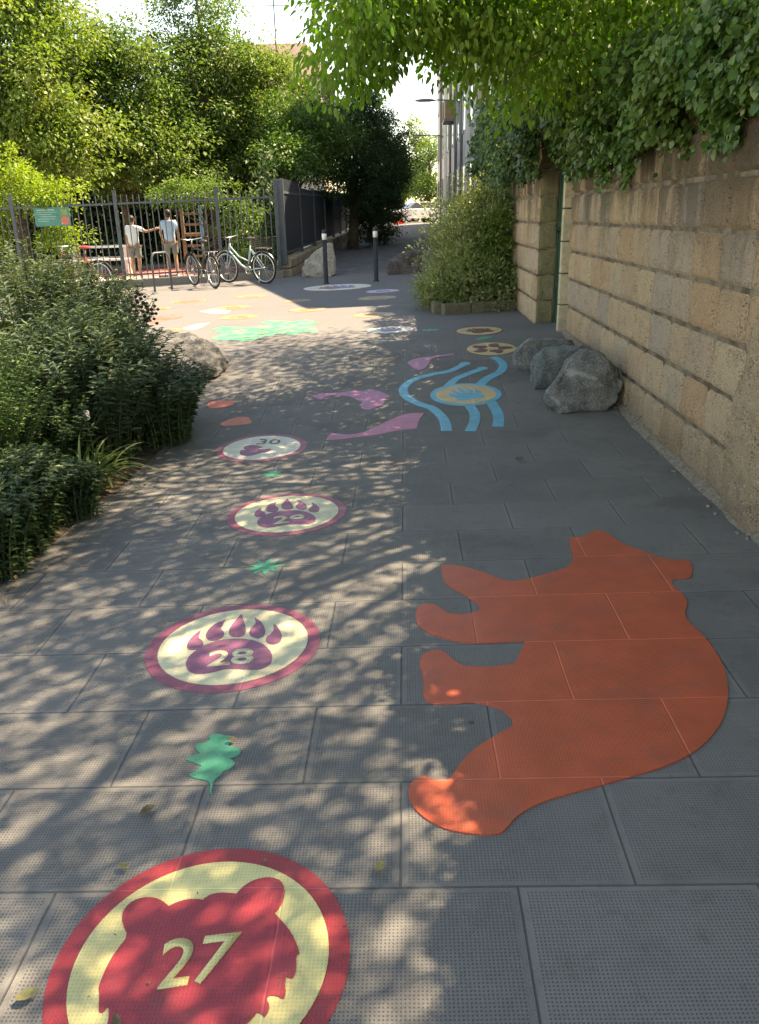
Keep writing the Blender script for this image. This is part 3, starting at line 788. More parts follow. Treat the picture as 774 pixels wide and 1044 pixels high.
ys_all = [-60, -12, -3] + fr(0, 5.25, .75) + fr(5.5, 9.75, .25) + fr(10, 20, 1.0) + [25, 35, 50, 65, 80, 150, 500, 1200]
sheet('ground', [-1200, -200, -60, -25, -12, -5, 0, 5, 12, 25, 60, 200, 1200], ys_all, -.03, M_earth)
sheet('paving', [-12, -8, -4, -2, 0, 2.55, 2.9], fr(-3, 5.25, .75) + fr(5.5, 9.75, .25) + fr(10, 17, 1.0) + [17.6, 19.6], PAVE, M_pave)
sheet('alley', [-2.3, 0, 2.5, 4.6], [19.6, 20] + fr(22, 62, 5.0), PAVE, M_asph)
sheet('playground_gravel', [-12, -8, -4, -2.2], [19.0, 20, 25, 30, 36], -.01, M_sand)
sheet('safety_surface', [-11, -6, -3.2], [22.3, 24, 26.2], -.004, M_soft)
sheet('street', [-60, -12, 0, 5, 70], [62, 65, 84], PAVE, M_street)


# planting bed on the left: a low soil mound behind a curved edge
def bed_edge(y):
    pts = [(-3, -2.3), (1.5, -2.2), (3.0, -1.95), (3.9, -1.78), (4.6, -1.74), (5.3, -1.66), (6.2, -1.6), (7.0, -1.95), (7.8, -2.25), (9.2, -2.6), (10.2, -3.4), (10.6, -4.6)]
    for (a, b), (c, d) in zip(pts, pts[1:]):
        if a <= y <= c: return b + (d - b) * (y - a) / (c - a)
    return pts[-1][1]


bm = bmesh.new()
rows = []
for y in fr(-2.5, 10.6, .2):
    x1 = bed_edge(y) + .05 * noise.noise(Vector((y * 2.3, 0, 0)))
    row = []
    for k in range(9):
        t = k / 8
        x = x1 + (-7.5 - x1) * t ** 1.6
        hgt = .012 + .10 * min(1, t * 5) + .05 * noise.noise(Vector((x * 2, y * 2, 1)))* min(1, t * 4)
        row.append(bm.verts.new((x, y, gz(x, y) + (0.0 if k == 0 else max(.008, hgt)))))
    rows.append(row)
for a, b in zip(rows, rows[1:]):
    for k in range(8): bm.faces.new((a[k], b[k], b[k + 1], a[k + 1]))
tag(obj_from_bm('planting_bed', bm, M_soil, smooth=True), kind='structure')

# ---------------------------------------------------------------- paintings on the paving
P_red = paint_material('paint_crimson', (0.36, 0.030, 0.040))
P_face = paint_material('paint_bear_red', (0.36, 0.030, 0.045))
P_mauve = paint_material('paint_mauve', (0.29, 0.072, 0.115))
P_plum = paint_material('paint_plum', (0.26, 0.085, 0.16))
P_cream = paint_material('paint_cream', (0.62, 0.55, 0.25))
P_pale = paint_material('paint_pale_cream', (0.60, 0.57, 0.38))
P_chalk = paint_material('paint_chalk', (0.62, 0.60, 0.50), wear=.5)
P_terra = paint_material('paint_terracotta', (0.52, 0.092, 0.045), rough=.42, wear=.04)
P_green = paint_material('paint_green', (0.02, 0.27, 0.16))
P_mint = paint_material('paint_mint', (0.03, 0.33, 0.18), wear=.95, patchy=True, wearc=(.20, .19, .175))
P_blue = paint_material('paint_blue', (0.03, 0.36, 0.50))
P_orange = paint_material('paint_orange', (0.60, 0.13, 0.06))
P_violet = paint_material('paint_violet', (0.42, 0.135, 0.26), wear=.5)
P_pink = paint_material('paint_pink', (0.48, 0.14, 0.24), wear=.5)
P_brown = paint_material('paint_brown', (0.14, 0.04, 0.03), wear=.4)
P_lav = paint_material('paint_lavender', (0.43, 0.40, 0.52), wear=.4)
P_lilac = paint_material('paint_lilac_grey', (0.20, 0.16, 0.27), wear=.4)
P_yell = paint_material('paint_yellow', (0.34, 0.265, 0.12), wear=.8, patchy=True, wearc=(.20, .19, .175))
P_tan = paint_material('paint_tan', (0.55, 0.40, 0.20))
P_white = paint_material('paint_white', (0.40, 0.40, 0.385), wear=.6)
P_dark = paint_material('paint_charcoal', (0.06, 0.055, 0.05), wear=.4)
P_amber = paint_material('paint_amber', (0.36, 0.155, 0.05), wear=.8, patchy=True)
P_faint = paint_material('paint_faded_red', (0.38, 0.11, 0.075), wear=.8, patchy=True)

D27 = 'numbered game discs along the path'
DP = 'small painted discs on the sunny plaza'
c = PX['c27']
t = game_disc(c, c[2], P_red, P_cream, 'large crimson ringed disc with a red bear face numbered 27, nearest the bottom edge', D27)
paint('bear_face', PX['face27'], .006, P_face, t, 1)
number('27', PX['t27'], .008, P_cream, t, .012)


def paws(t, c, r, mat, h=.006, ang=0, sc=1.0, dy=0):
    pad = [tf(q, c, r * sc, ang) for q in PX['paw']]
    paint('paw_pad', pad[0], h, mat, t, 1)
    for q in pad[1:]: paint('claw', q, h, mat, t, 1)


c = PX['c28']
t = game_disc(c, c[2], P_mauve, P_pale, 'mauve ringed cream disc with a clawed paw print numbered 28', D27)
paws(t, c, c[2], P_plum)
number('28', tf(PX['t28'], c, c[2]), .008, P_pale, t)
c = PX['c29']
t = game_disc(c, c[2], P_mauve, P_pale, 'mauve ringed cream disc with a clawed paw print numbered 29', D27, .865)
paws(t, c, c[2], P_plum, ang=.06)
number('29', PX['t29'], .008, P_pale, t)
c = PX['c30']
t = game_disc(c, .335, P_mauve, P_chalk, 'pale disc with a mauve animal blob and dark number 30, beside the left shrubs', D27)
paint('animal_blob', PX['blob30'], .006, P_plum, t, 1)
number('30', PX['t30'], .006, P_dark, t, .0)

tag(paint('painted_bear', PX['bear'], .0045, P_terra, None, 1),
    'big terracotta bear silhouette painted across the right of the paving', 'ground painting')
LV = 'green leaves painted on the path'
for k, lab in (('leaf_a', 'green lobed leaf painted between the discs 27 and 28'), ('leaf_b', 'green spiky leaf splat painted between the discs 28 and 29'),
               ('leaf_c', 'small green spiky leaf splat painted between the discs 29 and 30'), ('leaf_d', 'tiny green mark left of the tan discs near the planter kerb'),
               ('leaf_e', 'tiny green mark between the two tan discs near the grey rocks')):
    tag(paint('painted_leaf', PX[k], .003, P_green, None, 0 if k in ('leaf_b', 'leaf_c') else 1), lab, 'ground painting', LV)
tag(paint('painted_petal', PX['petal_a'], .003, P_orange, None, 1), 'coral petal shape painted close to the pale left boulder', 'ground painting', 'coral petals')
tag(paint('painted_petal', PX['petal_b'], .003, P_orange, None, 1), 'coral petal shape painted just above the disc numbered 30', 'ground painting', 'coral petals')
tag(paint('painted_fox', PX['purple_a'], .003, P_violet, None, 1), 'violet running animal shape painted in the dappled middle of the path', 'ground painting')
tag(paint('painted_tail', PX['purple_b'], .003, P_pink, None, 1), 'long pink tapering streak painted left of the blue waves', 'ground painting')
tag(paint('painted_fish', PX['purple_c'], .003, P_violet, None, 1), 'violet patch with a thin pink trail above the blue waves', 'ground painting')

# blue river with a paw disc on it
c = PX['cwave']
t = thing('painted_river', (c[0], c[1], gz(c[0], c[1]) + PAVE), 'three blue painted wave bands with a blue ringed paw disc on top', 'ground painting')
for i, (a, b) in enumerate(((.075, .085), (.075, .08), (.085, .085), (.075, .095), (.09, .085))):
    bm = stroke(PX['wave%d' % i], a, b); drape(bm, .003)
    local(obj_from_bm('wave', bm, P_blue), t)
for i, rr in ((0, .055), (1, .05)):
    p = PX['wave%d' % i][0]
    paint('wave_head', disc_poly(p, rr, 20), .0038, P_blue, t)
paint('border', disc_poly(c, .31), .005, P_blue, t)
paint('field', disc_poly(c, .262), .007, P_tan, t)
paws(t, c, .29, P_blue, .009, .25, .9)

c = PX['c13']
t = game_disc((c[0], c[1]), .262, P_brown, P_tan, 'tan disc with dark brown prints, partly behind the grey rocks', 'tan discs by the wall', .965)
for q in range(5):
    an = 2 * math.pi * q / 5 + .3
    paint('print', tf(PX['paw'][0], (c[0] + .13 * math.cos(an), c[1] + .12 * math.sin(an)), .16, an), .006, P_brown, t)
c = PX['c14']
t = game_disc((c[0], c[1]), .272, P_brown, P_tan, 'tan disc with a thin brown rim, nearer the planter kerb', 'tan discs by the wall', .94)
paws(t, (c[0], c[1]), .26, P_brown, .006, .3)
c = PX['lav']
t = game_disc((c[0], c[1]), .275, P_lav, P_chalk, 'lavender rimmed disc at the edge of the tree shade', 'lavender discs', .9)
paws(t, (c[0], c[1]), .26, P_lilac, .006, .2)
c = PX['p12']
t = game_disc((c[0], c[1]), c[2], P_lav, P_lav, 'small lavender disc in the shade in front of the right bollard', 'lavender discs', .9)
paws(t, (c[0], c[1]), .24, P_lilac, .006, .1)
c = PX['p11']
t = game_disc((c[0], c[1]), .66, P_chalk, P_chalk, 'very wide chalky disc with purple and red marks at the left bollard', 'plaza finish disc', .93)
paws(t, (c[0], c[1]), .62, P_lilac, .006, .2)
paint('red_mark', tf(PX['paw'][0], (c[0] - .3, c[1] - .2), .35, 2.2), .008, P_faint, t)
pl = {'p1': ('faded yellow disc closest to the parked black bicycle', P_yell, P_amber), 'p2': ('faded yellow disc closest to the parked pale blue bicycle', P_amber, P_yell),
      'p3': ('yellow disc with amber rim just above the mint green beast', P_amber, P_yell), 'p4': ('amber rimmed disc touching the upper white patch', P_amber, P_yell),
      'p5': ('faded yellow disc at the tip of the far building shade', P_amber, P_yell), 'p6': ('faded red ringed disc right of the mint green beast head', P_faint, P_yell),
      'p7': ('little yellow disc half hidden behind the seed head shrub', P_amber, P_yell), 'p8': ('little yellow disc beyond the red fish shape', P_amber, P_yell),
      'p9': ('yellow disc at the edge of the tree shade beside the lavender disc', P_amber, P_yell), 'p10': ('faint yellow disc on the shade line before the right bollard', P_yell, P_yell)}
for k, (lab, ra, fa) in pl.items():
    c = PX[k]
    t = game_disc((c[0], c[1]), c[2], ra, fa, lab, DP, .88)
    paws(t, (c[0], c[1]), c[2] * .9, P_amber if fa is P_yell else P_faint, .006, .2)
tag(paint('painted_beast', PX['green_beast'], .003, P_mint, None, 1), 'mint green beast shape sprawled on the sunny plaza', 'ground painting')
tag(paint('painted_patch', PX['white_a'], .003, P_white), 'white painted patch left of the mint green beast', 'ground painting', 'white plaza patches')
tag(paint('painted_patch', PX['white_b'], .003, P_white), 'white painted patch under the amber rimmed disc', 'ground painting', 'white plaza patches')
tag(paint('painted_fish', PX['red_fish'], .003, P_faint, None, 1), 'red fish shape painted at the left of the plaza behind the seed heads', 'ground painting')

# ---------------------------------------------------------------- stone walls on the right
M_block = block_material('wall_stone', (0.80, 0.52, 0.32), (0.90, 0.68, 0.46), (0.68, 0.55, 0.45))
M_mort = pmat('mortar', (0.10, 0.075, 0.05), .95, .3, 7, .012, 80, c2=(0.19, 0.155, 0.115))
M_grit = pmat('grit', (0.20, 0.17, 0.13), .95, .4, 40)
M_render = block_material('rough_render', (0.66, 0.50, 0.34), (0.7, 0.56, 0.40), (0.46, 0.39, 0.31), .3)
M_moss = block_material('mossy_stone', (0.36, 0.32, 0.18), (0.44, 0.39, 0.24), (0.28, 0.26, 0.17), .5)
WD = Vector((0.039, 1.0)).normalized(); WN = Vector((-WD.y, WD.x))
ZL, CH = -.24, .285


def wall_point(x0, y): return (x0 + .039 * y, y)


def wall_core(x0, ya, yb, zt, th=.34, back=.012):
    bm = bmesh.new()
    a = Vector(wall_point(x0, ya)); b = Vector(wall_point(x0, yb))
    n = WN
    f = [a - n * back, b - n * back, b - n * th, a - n * th]
    f = [a - n * back, b - n * back, b - n * th, a - n * th]
    lo = [bm.verts.new((p.x, p.y, -.3)) for p in f]; hi = [bm.verts.new((p.x, p.y, zt)) for p in f]
    for i in range(4):
        j = (i + 1) % 4
        bm.faces.new((lo[i], hi[i], hi[j], lo[j]))
    bm.faces.new(hi); bm.faces.new(list(reversed(lo)))
    bmesh.ops.recalc_face_normals(bm, faces=bm.faces[:])
    return bm


def coping(x0, ya, yb, zt, rng):
    bm = bmesh.new()
    y = ya
    while y < yb - .05:
        e = min(yb, y + .75)
        p = Vector(wall_point(x0, (y + e) / 2)) - WN * .16
        box(bm, (p.x, p.y, zt + .045 + rng.uniform(-.004, .004)), (.44, e - y - .012, .085), -math.atan(.039), .012)
        y = e
    return bm


X0 = 1.76
w = thing('stone_wall', (wall_point(X0, 4)[0], 4, gz(1.9, 4)), 'long tan block garden wall along the right side of the path', 'wall')
rng = np.random.default_rng(5)
local(obj_from_bm('block_face', block_wall_bm((X0, 0), WD, WN, -2.0, 8.98, ZL, 9, CH, rng), M_block), w)
local(obj_from_bm('wall_core', wall_core(X0, -2.0, 8.97, 2.315), M_mort), w)
local(obj_from_bm('coping', coping(X0 - .02, -2.0, 9.0, 2.32, rng), M_kerb), w)
# rough rendered buttress near the camera
bm = bmesh.new()
ny, nz = 30, 66
G = []
for j in range(nz + 1):
    z = -.1 + 1.12 * j / nz
    rowv = []
    for i in range(ny + 1):
        t_ = i / ny
        y = 3.68 + .50 * t_ + .09 * noise.noise(Vector((z * 4, t_, 2)))
        pr = .055 * min(1, 5 * min(t_, 1 - t_)) * (1 - max(0, (z - .55) / .5) ** 1.2) + .022 * noise.noise(Vector((y * 9, z * 9, 4))) + .016 * noise.noise(Vector((y * 24, z * 24, 1))) + .008 * noise.noise(Vector((y * 60, z * 60, 9)))
        p = Vector(wall_point(X0, y)) + WN * (max(-.02, pr) + .006 if 0 < i < ny else -.02)
        rowv.append(bm.verts.new((p.x, p.y, z)))
    G.append(rowv)
for j in range(nz):
    for i in range(ny): bm.faces.new((G[j][i], G[j][i + 1], G[j + 1][i + 1], G[j + 1][i]))
bmesh.ops.recalc_face_normals(bm, faces=bm.faces[:])
if sum(f.normal.x for f in bm.faces) > 0: bmesh.ops.reverse_faces(bm, faces=bm.faces[:])
local(obj_from_bm('buttress', bm, M_render, smooth=True), w)
# crumbs of render and grit along the foot of the wall
bm = bmesh.new()
for i in range(170):
    y = 1.5 + 6.5 * RNG.random(); x = wall_point(X0, y)[0] - .03 - abs(RNG.normal()) * .05
    s = .003 + .011 * RNG.random() ** 3
    vs = ball(bm, (x, y, gz(x, y) + PAVE + s * .3), (s, s * 1.2, s * .7), 1)
tag(obj_from_bm('wall_foot_grit', bm, M_grit), kind='stuff')
# mortar fillet where wall and paving meet
bm = bmesh.new()
prev = None
for y in fr(-1.5, 8.95, .12):
    x = wall_point(X0, y)[0]; wd = .045 + .03 * noise.noise(Vector((y * 4, 5, 1))); z = gz(x, y)
    cur = [bm.verts.new((x - .02 - max(.015, wd), y, z + PAVE + .001)), bm.verts.new((x - .01, y, z + .035 + .012 * noise.noise(Vector((y * 6, 1, 1))))), bm.verts.new((x + .03, y, z + .05))]
    if prev:
        for k in range(2): bm.faces.new((prev[k], cur[k], cur[k + 1], prev[k + 1]))
    prev = cur
bmesh.ops.recalc_face_normals(bm, faces=bm.faces[:])
local(obj_from_bm('mortar_fillet', bm, M_grit, smooth=True), w)

# gate between the wall ends
XG = 1.50
w2 = thing('stone_wall', (wall_point(XG, 12)[0], 12, gz(1.9, 12)), 'far stretch of tan block wall beyond the green gate and behind the round bush', 'wall')
local(obj_from_bm('block_face', block_wall_bm((XG, 0), WD, WN, 9.62, 15.0, ZL, 9, CH, rng), M_block), w2)
local(obj_from_bm('wall_core', wall_core(XG, 9.63, 15.0, 2.315, .62), M_mort), w2)
e0 = Vector(wall_point(XG, 9.62))
local(obj_from_bm('end_face', block_wall_bm((e0.x, e0.y), -WN, -WD, .012, .235, ZL, 9, CH, rng, (.6, .7), .012), M_moss), w2)
local(obj_from_bm('coping', coping(XG - .02, 9.58, 15.0, 2.32, rng), M_kerb), w2)

M_gate = pmat('gate_green', (0.012, 0.055, 0.035), .45, .2, 6)
M_iron = pmat('iron_grey', (0.07, 0.08, 0.09), .5, .15, 8, metallic=.3)
gp = Vector(wall_point(X0 - .005, 9.33))
gt = thing('garden_gate', (gp.x, gp.y, gz(gp.x, gp.y)), 'narrow dark green gate set back between the two stone walls', 'gate', rz=-math.atan(.039))
bm = bmesh.new(); box(bm, (0, 0, 1.02), (.04, .46, 1.98), 0, .004); obj_from_bm('leaf', bm, M_gate, gt)
bm = bmesh.new()
for s in (-1, 1): box(bm, (0, s * .26, 1.05), (.07, .05, 2.1), 0, .004)
box(bm, (0, 0, 2.125), (.07, .57, .05), 0, .004); obj_from_bm('gate_frame', bm, M_gate, gt)
bm = bmesh.new()
for z in (.45, 1.1, 1.7): box(bm, (-.028, 0, z), (.012, .44, .06), 0, .003)
obj_from_bm('cross_rail', bm, M_gate, gt)
bm = bmesh.new(); tube(bm, [(-.02, .2, 1.02), (-.07, .2, 1.02), (-.07, .1, 1.02)], .009, 8); obj_from_bm('handle', bm, M_iron, gt, True)
# pale dressed post on the near side of the gate
pp = Vector(wall_point(X0 - .02, 9.03))
ps = thing('gate_post', (pp.x, pp.y, gz(pp.x, pp.y)), 'slim pale dressed stone post at the near side of the green gate', 'post', rz=-math.atan(.039))
bm = bmesh.new()
for k in range(7): box(bm, (.0 , 0, -.05 + .17 + k * .33), (.14, .10, .318), 0, .008)
obj_from_bm('shaft', bm, pmat('post_stone', (0.46, 0.40, 0.29), .9, .2, 12, .01, 70), ps)

# ---------------------------------------------------------------- boulders
M_rockg = rock_material('rock_grey', (0.33, 0.33, 0.315), (0.6, 0.6, 0.56), .7, (0.15, 0.155, 0.15))
M_rockb = rock_material('rock_blue', (0.26, 0.30, 0.295), (0.45, 0.47, 0.45), .4, (0.13, 0.16, 0.16), (0.3, 1.2, .4))
M_rockg2 = rock_material('rock_ash', (0.36, 0.37, 0.36), (0.55, 0.56, 0.53), .5, (0.17, 0.185, 0.185), (.8, .1, .3))
M_rockp = rock_material('rock_pale', (0.205, 0.21, 0.21), (0.42, 0.42, 0.42), .7, (0.10, 0.102, 0.10), (.2, .2, 1.2))
M_rockc = rock_material('rock_chalky', (0.5, 0.46, 0.39), (0.62, 0.6, 0.52), .5, (0.3, 0.27, 0.22))
M_rockd = rock_material('rock_brown', (0.17, 0.145, 0.135), (0.3, 0.27, 0.25), .4, (0.07, 0.06, 0.055))


def boulder(label, loc, pts, mat, group, seed, amp=.03, sub=3, rz=0, sc=1.0):
    """convex hull of hand-placed corner points, softened and roughened"""
    bm = bmesh.new()
    vs = [bm.verts.new(p) for p in pts]
    r = bmesh.ops.convex_hull(bm, input=vs)
    for g in r['geom_interior'] + r['geom_unused']:
        if isinstance(g, bmesh.types.BMVert) and g.is_valid: bm.verts.remove(g)
    bmesh.ops.triangulate(bm, faces=bm.faces[:])
    for k in range(sub):
        bmesh.ops.subdivide_edges(bm, edges=bm.edges[:], cuts=1, use_grid_fill=True)
        bmesh.ops.triangulate(bm, faces=bm.faces[:])
        bmesh.ops.smooth_vert(bm, verts=bm.verts[:], factor=(.18, .22, .16, .1)[min(k, 3)], use_axis_x=True, use_axis_y=True, use_axis_z=True)
    rr = random.Random(seed)
    ctr = sum((v.co for v in bm.verts), Vector()) / len(bm.verts)
    for _ in range(15):
        pn = Vector((rr.gauss(0, 1), rr.gauss(0, 1), rr.gauss(.25, .8))).normalized()
        far_ = max((v.co - ctr).dot(pn) for v in bm.verts)
        cut = far_ * rr.uniform(.80, .94)
        for v in bm.verts:
            q_ = (v.co - ctr).dot(pn)
            if q_ > cut: v.co -= pn * (q_ - cut) * .92
    bm.normal_update()
    o3 = Vector((seed * 7.1, seed * 3.3, seed))
    for v in bm.verts:
        p = v.co
        d = noise.noise(p * 3.2 + o3) * amp + noise.noise(p * 8 + o3) * amp * .6 + noise.noise(p * 22 + o3) * amp * .32 + noise.noise(p * 48 + o3) * amp * .12
        cr = abs(noise.noise(p * 4.5 - o3)) * amp * 1.1 + abs(noise.noise(p * 11 + o3)) * amp * .5
        v.co = p + v.normal * (d - cr)
    o = obj_from_bm('boulder', bm, mat, smooth=True)
    o.location = loc; o.rotation_euler.z = rz; o.scale = (sc, sc, sc)
    return tag(o, label, 'boulder', group)


GR = 'grey rocks against the wall'
g0 = gz(1.6, 6.5)
boulder('foremost grey rock with a pale vein at the foot of the stone wall', (1.69, 6.50, g0 - .03),
        [(-.40, -.20, 0), (-.33, -.30, .02), (.22, -.32, -.02), (.40, -.16, .02), (.42, .1, .05), (.36, .02, .34), (.22, -.12, .46), (.02, -.02, .60), (-.12, -.06, .56), (-.30, -.18, .30), (-.42, -.10, .14), (-.3, .25, 0), (.3, .3, 0), (.25, .22, .45), (-.1, .22, .5), (.12, -.2, .5), (-.36, -.26, .12), (.40, -.2, .2)], M_rockg, GR, 2, .035, 4, 0, .86)
boulder('smooth blue green rock wedged between the two grey wall rocks', (1.66, 7.10, gz(1.6, 7.1) - .04),
        [(-.42, -.2, 0), (.38, -.3, 0), (.4, .3, 0), (-.36, .3, 0), (-.40, -.12, .25), (-.20, -.16, .46), (.1, -.1, .54), (.36, 0, .42), (.3, .25, .4), (-.2, .25, .42), (-.36, .1, .3)], M_rockb, GR, 5, .025, 4, .1, .80)
boulder('squarish blue grey rock, furthest of the three against the wall', (1.52, 7.72, gz(1.5, 7.7) - .05),
        [(-.26, -.28, 0), (.45, -.25, 0), (.5, .3, 0), (-.25, .3, 0), (-.27, -.26, .28), (-.18, -.18, .38), (.2, -.2, .42), (.52, -.1, .40), (.5, .25, .38), (-.2, .24, .36)], M_rockg2, GR, 9, .03, 4, -.12, .80)
boulder('pale marble streaked boulder beside the left shrubs', (-1.93, 8.05, gz(-2, 8.1) - .05),
        [(-.7, -.5, 0), (-.1, -.62, .0), (.42, -.42, .02), (.56, -.12, .06), (.50, .3, .05), (.1, .6, 0), (-.6, .55, 0), (.52, -.1, .22), (.36, .02, .34), (.05, .1, .44), (-.3, .15, .50), (-.7, .0, .42), (.3, -.36, .16), (-.1, -.5, .18), (-.6, -.4, .24), (.1, .4, .3)], M_rockp, None, 13, .03, 4)
boulder('rounded pale chalky boulder behind the left bollard', (-1.28, 19.5, gz(-1.3, 19.5) - .06),
        [(-.46, -.35, 0), (.42, -.35, 0), (.46, .3, 0), (-.42, .35, 0), (-.46, -.3, .25), (-.36, -.2, .42), (.0, -.15, .62), (.28, -.1, .88), (.42, -.05, .80), (.47, -.2, .35), (.4, .2, .7), (-.3, .2, .4)], M_rockc, 'boulders closing the alley', 17, .03, 4)
boulder('brown boulder half hidden by the round bush at the alley mouth', (.62, 19.0, gz(.6, 19) - .05),
        [(-.36, -.3, 0), (.5, -.3, 0), (.5, .3, 0), (-.3, .3, 0), (-.36, -.25, .3), (-.2, -.2, .48), (.2, -.1, .62), (.5, 0, .6), (.3, .2, .5), (-.3, .2, .4)], M_rockd, 'boulders closing the alley', 21, .03, 4)
# scrap of pink paint on the foremost rock belongs to its surface: a thin patch

# ---------------------------------------------------------------- bollards, fences
M_black = pmat('black_paint', (0.018, 0.018, 0.02), .4, .15, 8)
M_whiteband = pmat('white_band', (0.75, 0.75, 0.72), .5, .05, 8)
M_fence = pmat('fence_grey', (0.085, 0.10, 0.115), .5, .15, 8, metallic=.2)
M_panel = pmat('fence_navy', (0.018, 0.025, 0.038), .5, .12, 3, metallic=.2)
for i, (x, y, lab) in enumerate(((-.98, 17.08, 'black bollard with a white band, in front of the pale chalky boulder'), (.05, 17.09, 'black bollard with a white band, standing alone in the middle of the alley mouth'))):
    t = thing('bollard', (x, y, gz(x, y)), lab, 'bollard', 'bollards across the alley mouth', 0)
    bm = bmesh.new(); tube(bm, [(0, 0, -.05), (0, 0, .02), (0, 0, .03), (0, 0, .86)], [.062, .062, .047, .045], 20); obj_from_bm('post', bm, M_black, t, True)
    bm = bmesh.new(); tube(bm, [(0, 0, .86), (0, 0, .98)], [.048, .048], 20); obj_from_bm('reflective_band', bm, M_whiteband, t, True)
    bm = bmesh.new(); tube(bm, [(0, 0, .98), (0, 0, 1.0), (0, 0, 1.04), (0, 0, 1.055)], [.045, .050, .045, .026], 20); obj_from_bm('cap', bm, M_black, t, True)

FA, FB = Vector((-9.6, 17.83)), Vector((-2.12, 19.55))
FD = (FB - FA).normalized(); FN = Vector((FD.y, -FD.x)); FROT = math.atan2(FD.y, FD.x)
# stone kerb below the fence
bm = bmesh.new()
n = 12
for i in range(n):
    a = FA.lerp(FB, i / n); b = FA.lerp(FB, (i + 1) / n); m = (a + b) / 2
    box(bm, (m.x, m.y, gz(m.x, m.y) + .05), ((b - a).length - .012, .26, .24), FROT, .015)
tag(obj_from_bm('fence_kerb', bm, M_kerb), kind='structure')
FL = (FB - FA).length
ft = thing('railing_fence', (FA.x, FA.y, gz(FA.x, FA.y)), 'grey metal railing fence of thin upright bars in front of the playground', 'fence', rz=FROT)
dz = gz(FB.x, FB.y) - gz(FA.x, FA.y)
posts = [.35, 1.98, 4.1, 6.28, FL - .07]


def fz(s): return dz * s / FL + .15


for k, s in enumerate(posts):
    bm = bmesh.new(); hgt = 1.86 if k < 4 else 1.95
    box(bm, (s, 0, fz(s) + hgt / 2 - .1), (.075, .075, hgt + .2), 0, .008)
    box(bm, (s, 0, fz(s) + hgt + .015), (.09, .09, .025), 0, .006)
    obj_from_bm('post', bm, M_fence, ft)
edges_ = [-.0] + posts
for a, b in zip(edges_, edges_[1:]):
    bm = bmesh.new()
    for z in (.12, 1.62):
        vs = box(bm, ((a + b) / 2, 0, fz((a + b) / 2) + z), (b - a - .1, .045, .04))
        for v in vs: v.co.z += dz / FL * (v.co.x - (a + b) / 2)
    nb = max(2, int((b - a) / .125))
    for i in range(1, nb):
        s = a + (b - a) * i / nb
        tube(bm, [(s, 0, fz(s) + .02), (s, 0, fz(s) + 1.76), (s, 0, fz(s) + 1.80)], [.0125, .0125, .004], 6)
    obj_from_bm('bar_panel', bm, M_fence, ft)

# low rough stone wall with dark metal panels, along the left of the alley
SA, SB = Vector((-2.10, 19.75)), Vector((-.62, 52.0))
SD = (SB - SA).normalized(); SN = Vector((SD.y, -SD.x)); SL = (SB - SA).length
lw = thing('low_stone_wall', (SA.x, SA.y, gz(SA.x, SA.y)), 'low rubble wall carrying the dark metal panels along the alley', 'wall')
bm = bmesh.new()
prev = None
rngw = np.random.default_rng(3)
s = 0
lt = bm.faces.layers.float.new('tone'); lg = bm.faces.layers.float.new('grey')
while s < SL:
    e = min(SL, s + rngw.uniform(.25, .5))
    m = SA + SD * ((s + e) / 2); g = gz(m.x, m.y)
    for k in range(2):
        b0 = len(bm.faces)
        box(bm, (m.x + SN.x * rngw.uniform(-.02, .03), m.y, g + .08 + k * .22), (.34, e - s - .02, .205), math.atan2(SD.y, SD.x) - math.pi / 2, .035)
        bm.faces.ensure_lookup_table()
        tn, gr = rngw.random(), rngw.random()
        for f in bm.faces[b0:]: f[lt] = tn; f[lg] = gr
    s = e
local(obj_from_bm('rubble_course', bm, M_render), lw)
pf = thing('panel_fence', (SA.x, SA.y, gz(SA.x, SA.y) + .40), 'dark navy sheet metal fence on the low wall, running up the alley', 'fence')
s = 0.0; step = 3.2
k = 0
while s < SL - .2:
    e = min(SL, s + step)
    a = SA + SD * s; b = SA + SD * e; m = (a + b) / 2
    za = gz(m.x, m.y) + .42
    bm = bmesh.new(); h0 = 1.62 if k == 0 else 1.46
    box(bm, (m.x, m.y, za + .12 + h0 / 2), (.03, e - s - .1, h0), math.atan2(SD.y, SD.x) - math.pi / 2)
    local(obj_from_bm('panel', bm, M_panel), pf)
    bm = bmesh.new()
    for z in (.10, 1.44): box(bm, (m.x + .02, m.y, za + z), (.05, e - s - .1, .05), math.atan2(SD.y, SD.x) - math.pi / 2)
    local(obj_from_bm('rail', bm, M_fence), pf)
    bm = bmesh.new()
    box(bm, (a.x, a.y, za + .78), (.11 if k else .16, .11 if k else .12, 1.86 if k == 0 else 1.66), 0, .008)
    local(obj_from_bm('post', bm, M_fence), pf)
    s = e; k += 1

# sign on the fence
M_teal = pmat('sign_teal', (0.05, 0.24, 0.20), .5, .08, 4)
M_line = pmat('sign_print', (0.35, 0.55, 0.48), .5, .1, 4)
M_rose = pmat('sign_rose', (0.62, 0.16, 0.12), .5, .15, 40)
M_olive = pmat('sign_olive', (0.22, 0.30, 0.08), .5, .15, 40)
s0 = 2.78; p = FA + FD * s0 + FN * .07
sg = thing('notice_board', (p.x, p.y, gz(p.x, p.y)), 'teal notice board with a small pink emblem hanging on the railing fence', 'sign', rz=FROT)
bm = bmesh.new(); box(bm, (0, 0, 1.56), (.72, .02, .38), 0, .004); obj_from_bm('board', bm, M_teal, sg)
bm = bmesh.new()
for i in range(6):
    wd = .36 if i == 0 else (.40, .30, .38, .34, .22)[i - 1]
    box(bm, (-.30 + wd / 2, -.012, 1.70 - i * .045), (wd, .004, .022 if i == 0 else .010))
obj_from_bm('printed_line', bm, M_line, sg)
bm = bmesh.new(); tube(bm, [(.25, -.011, 1.48), (.25, -.015, 1.48)], [.085, .085], 24); obj_from_bm('emblem', bm, M_rose, sg)
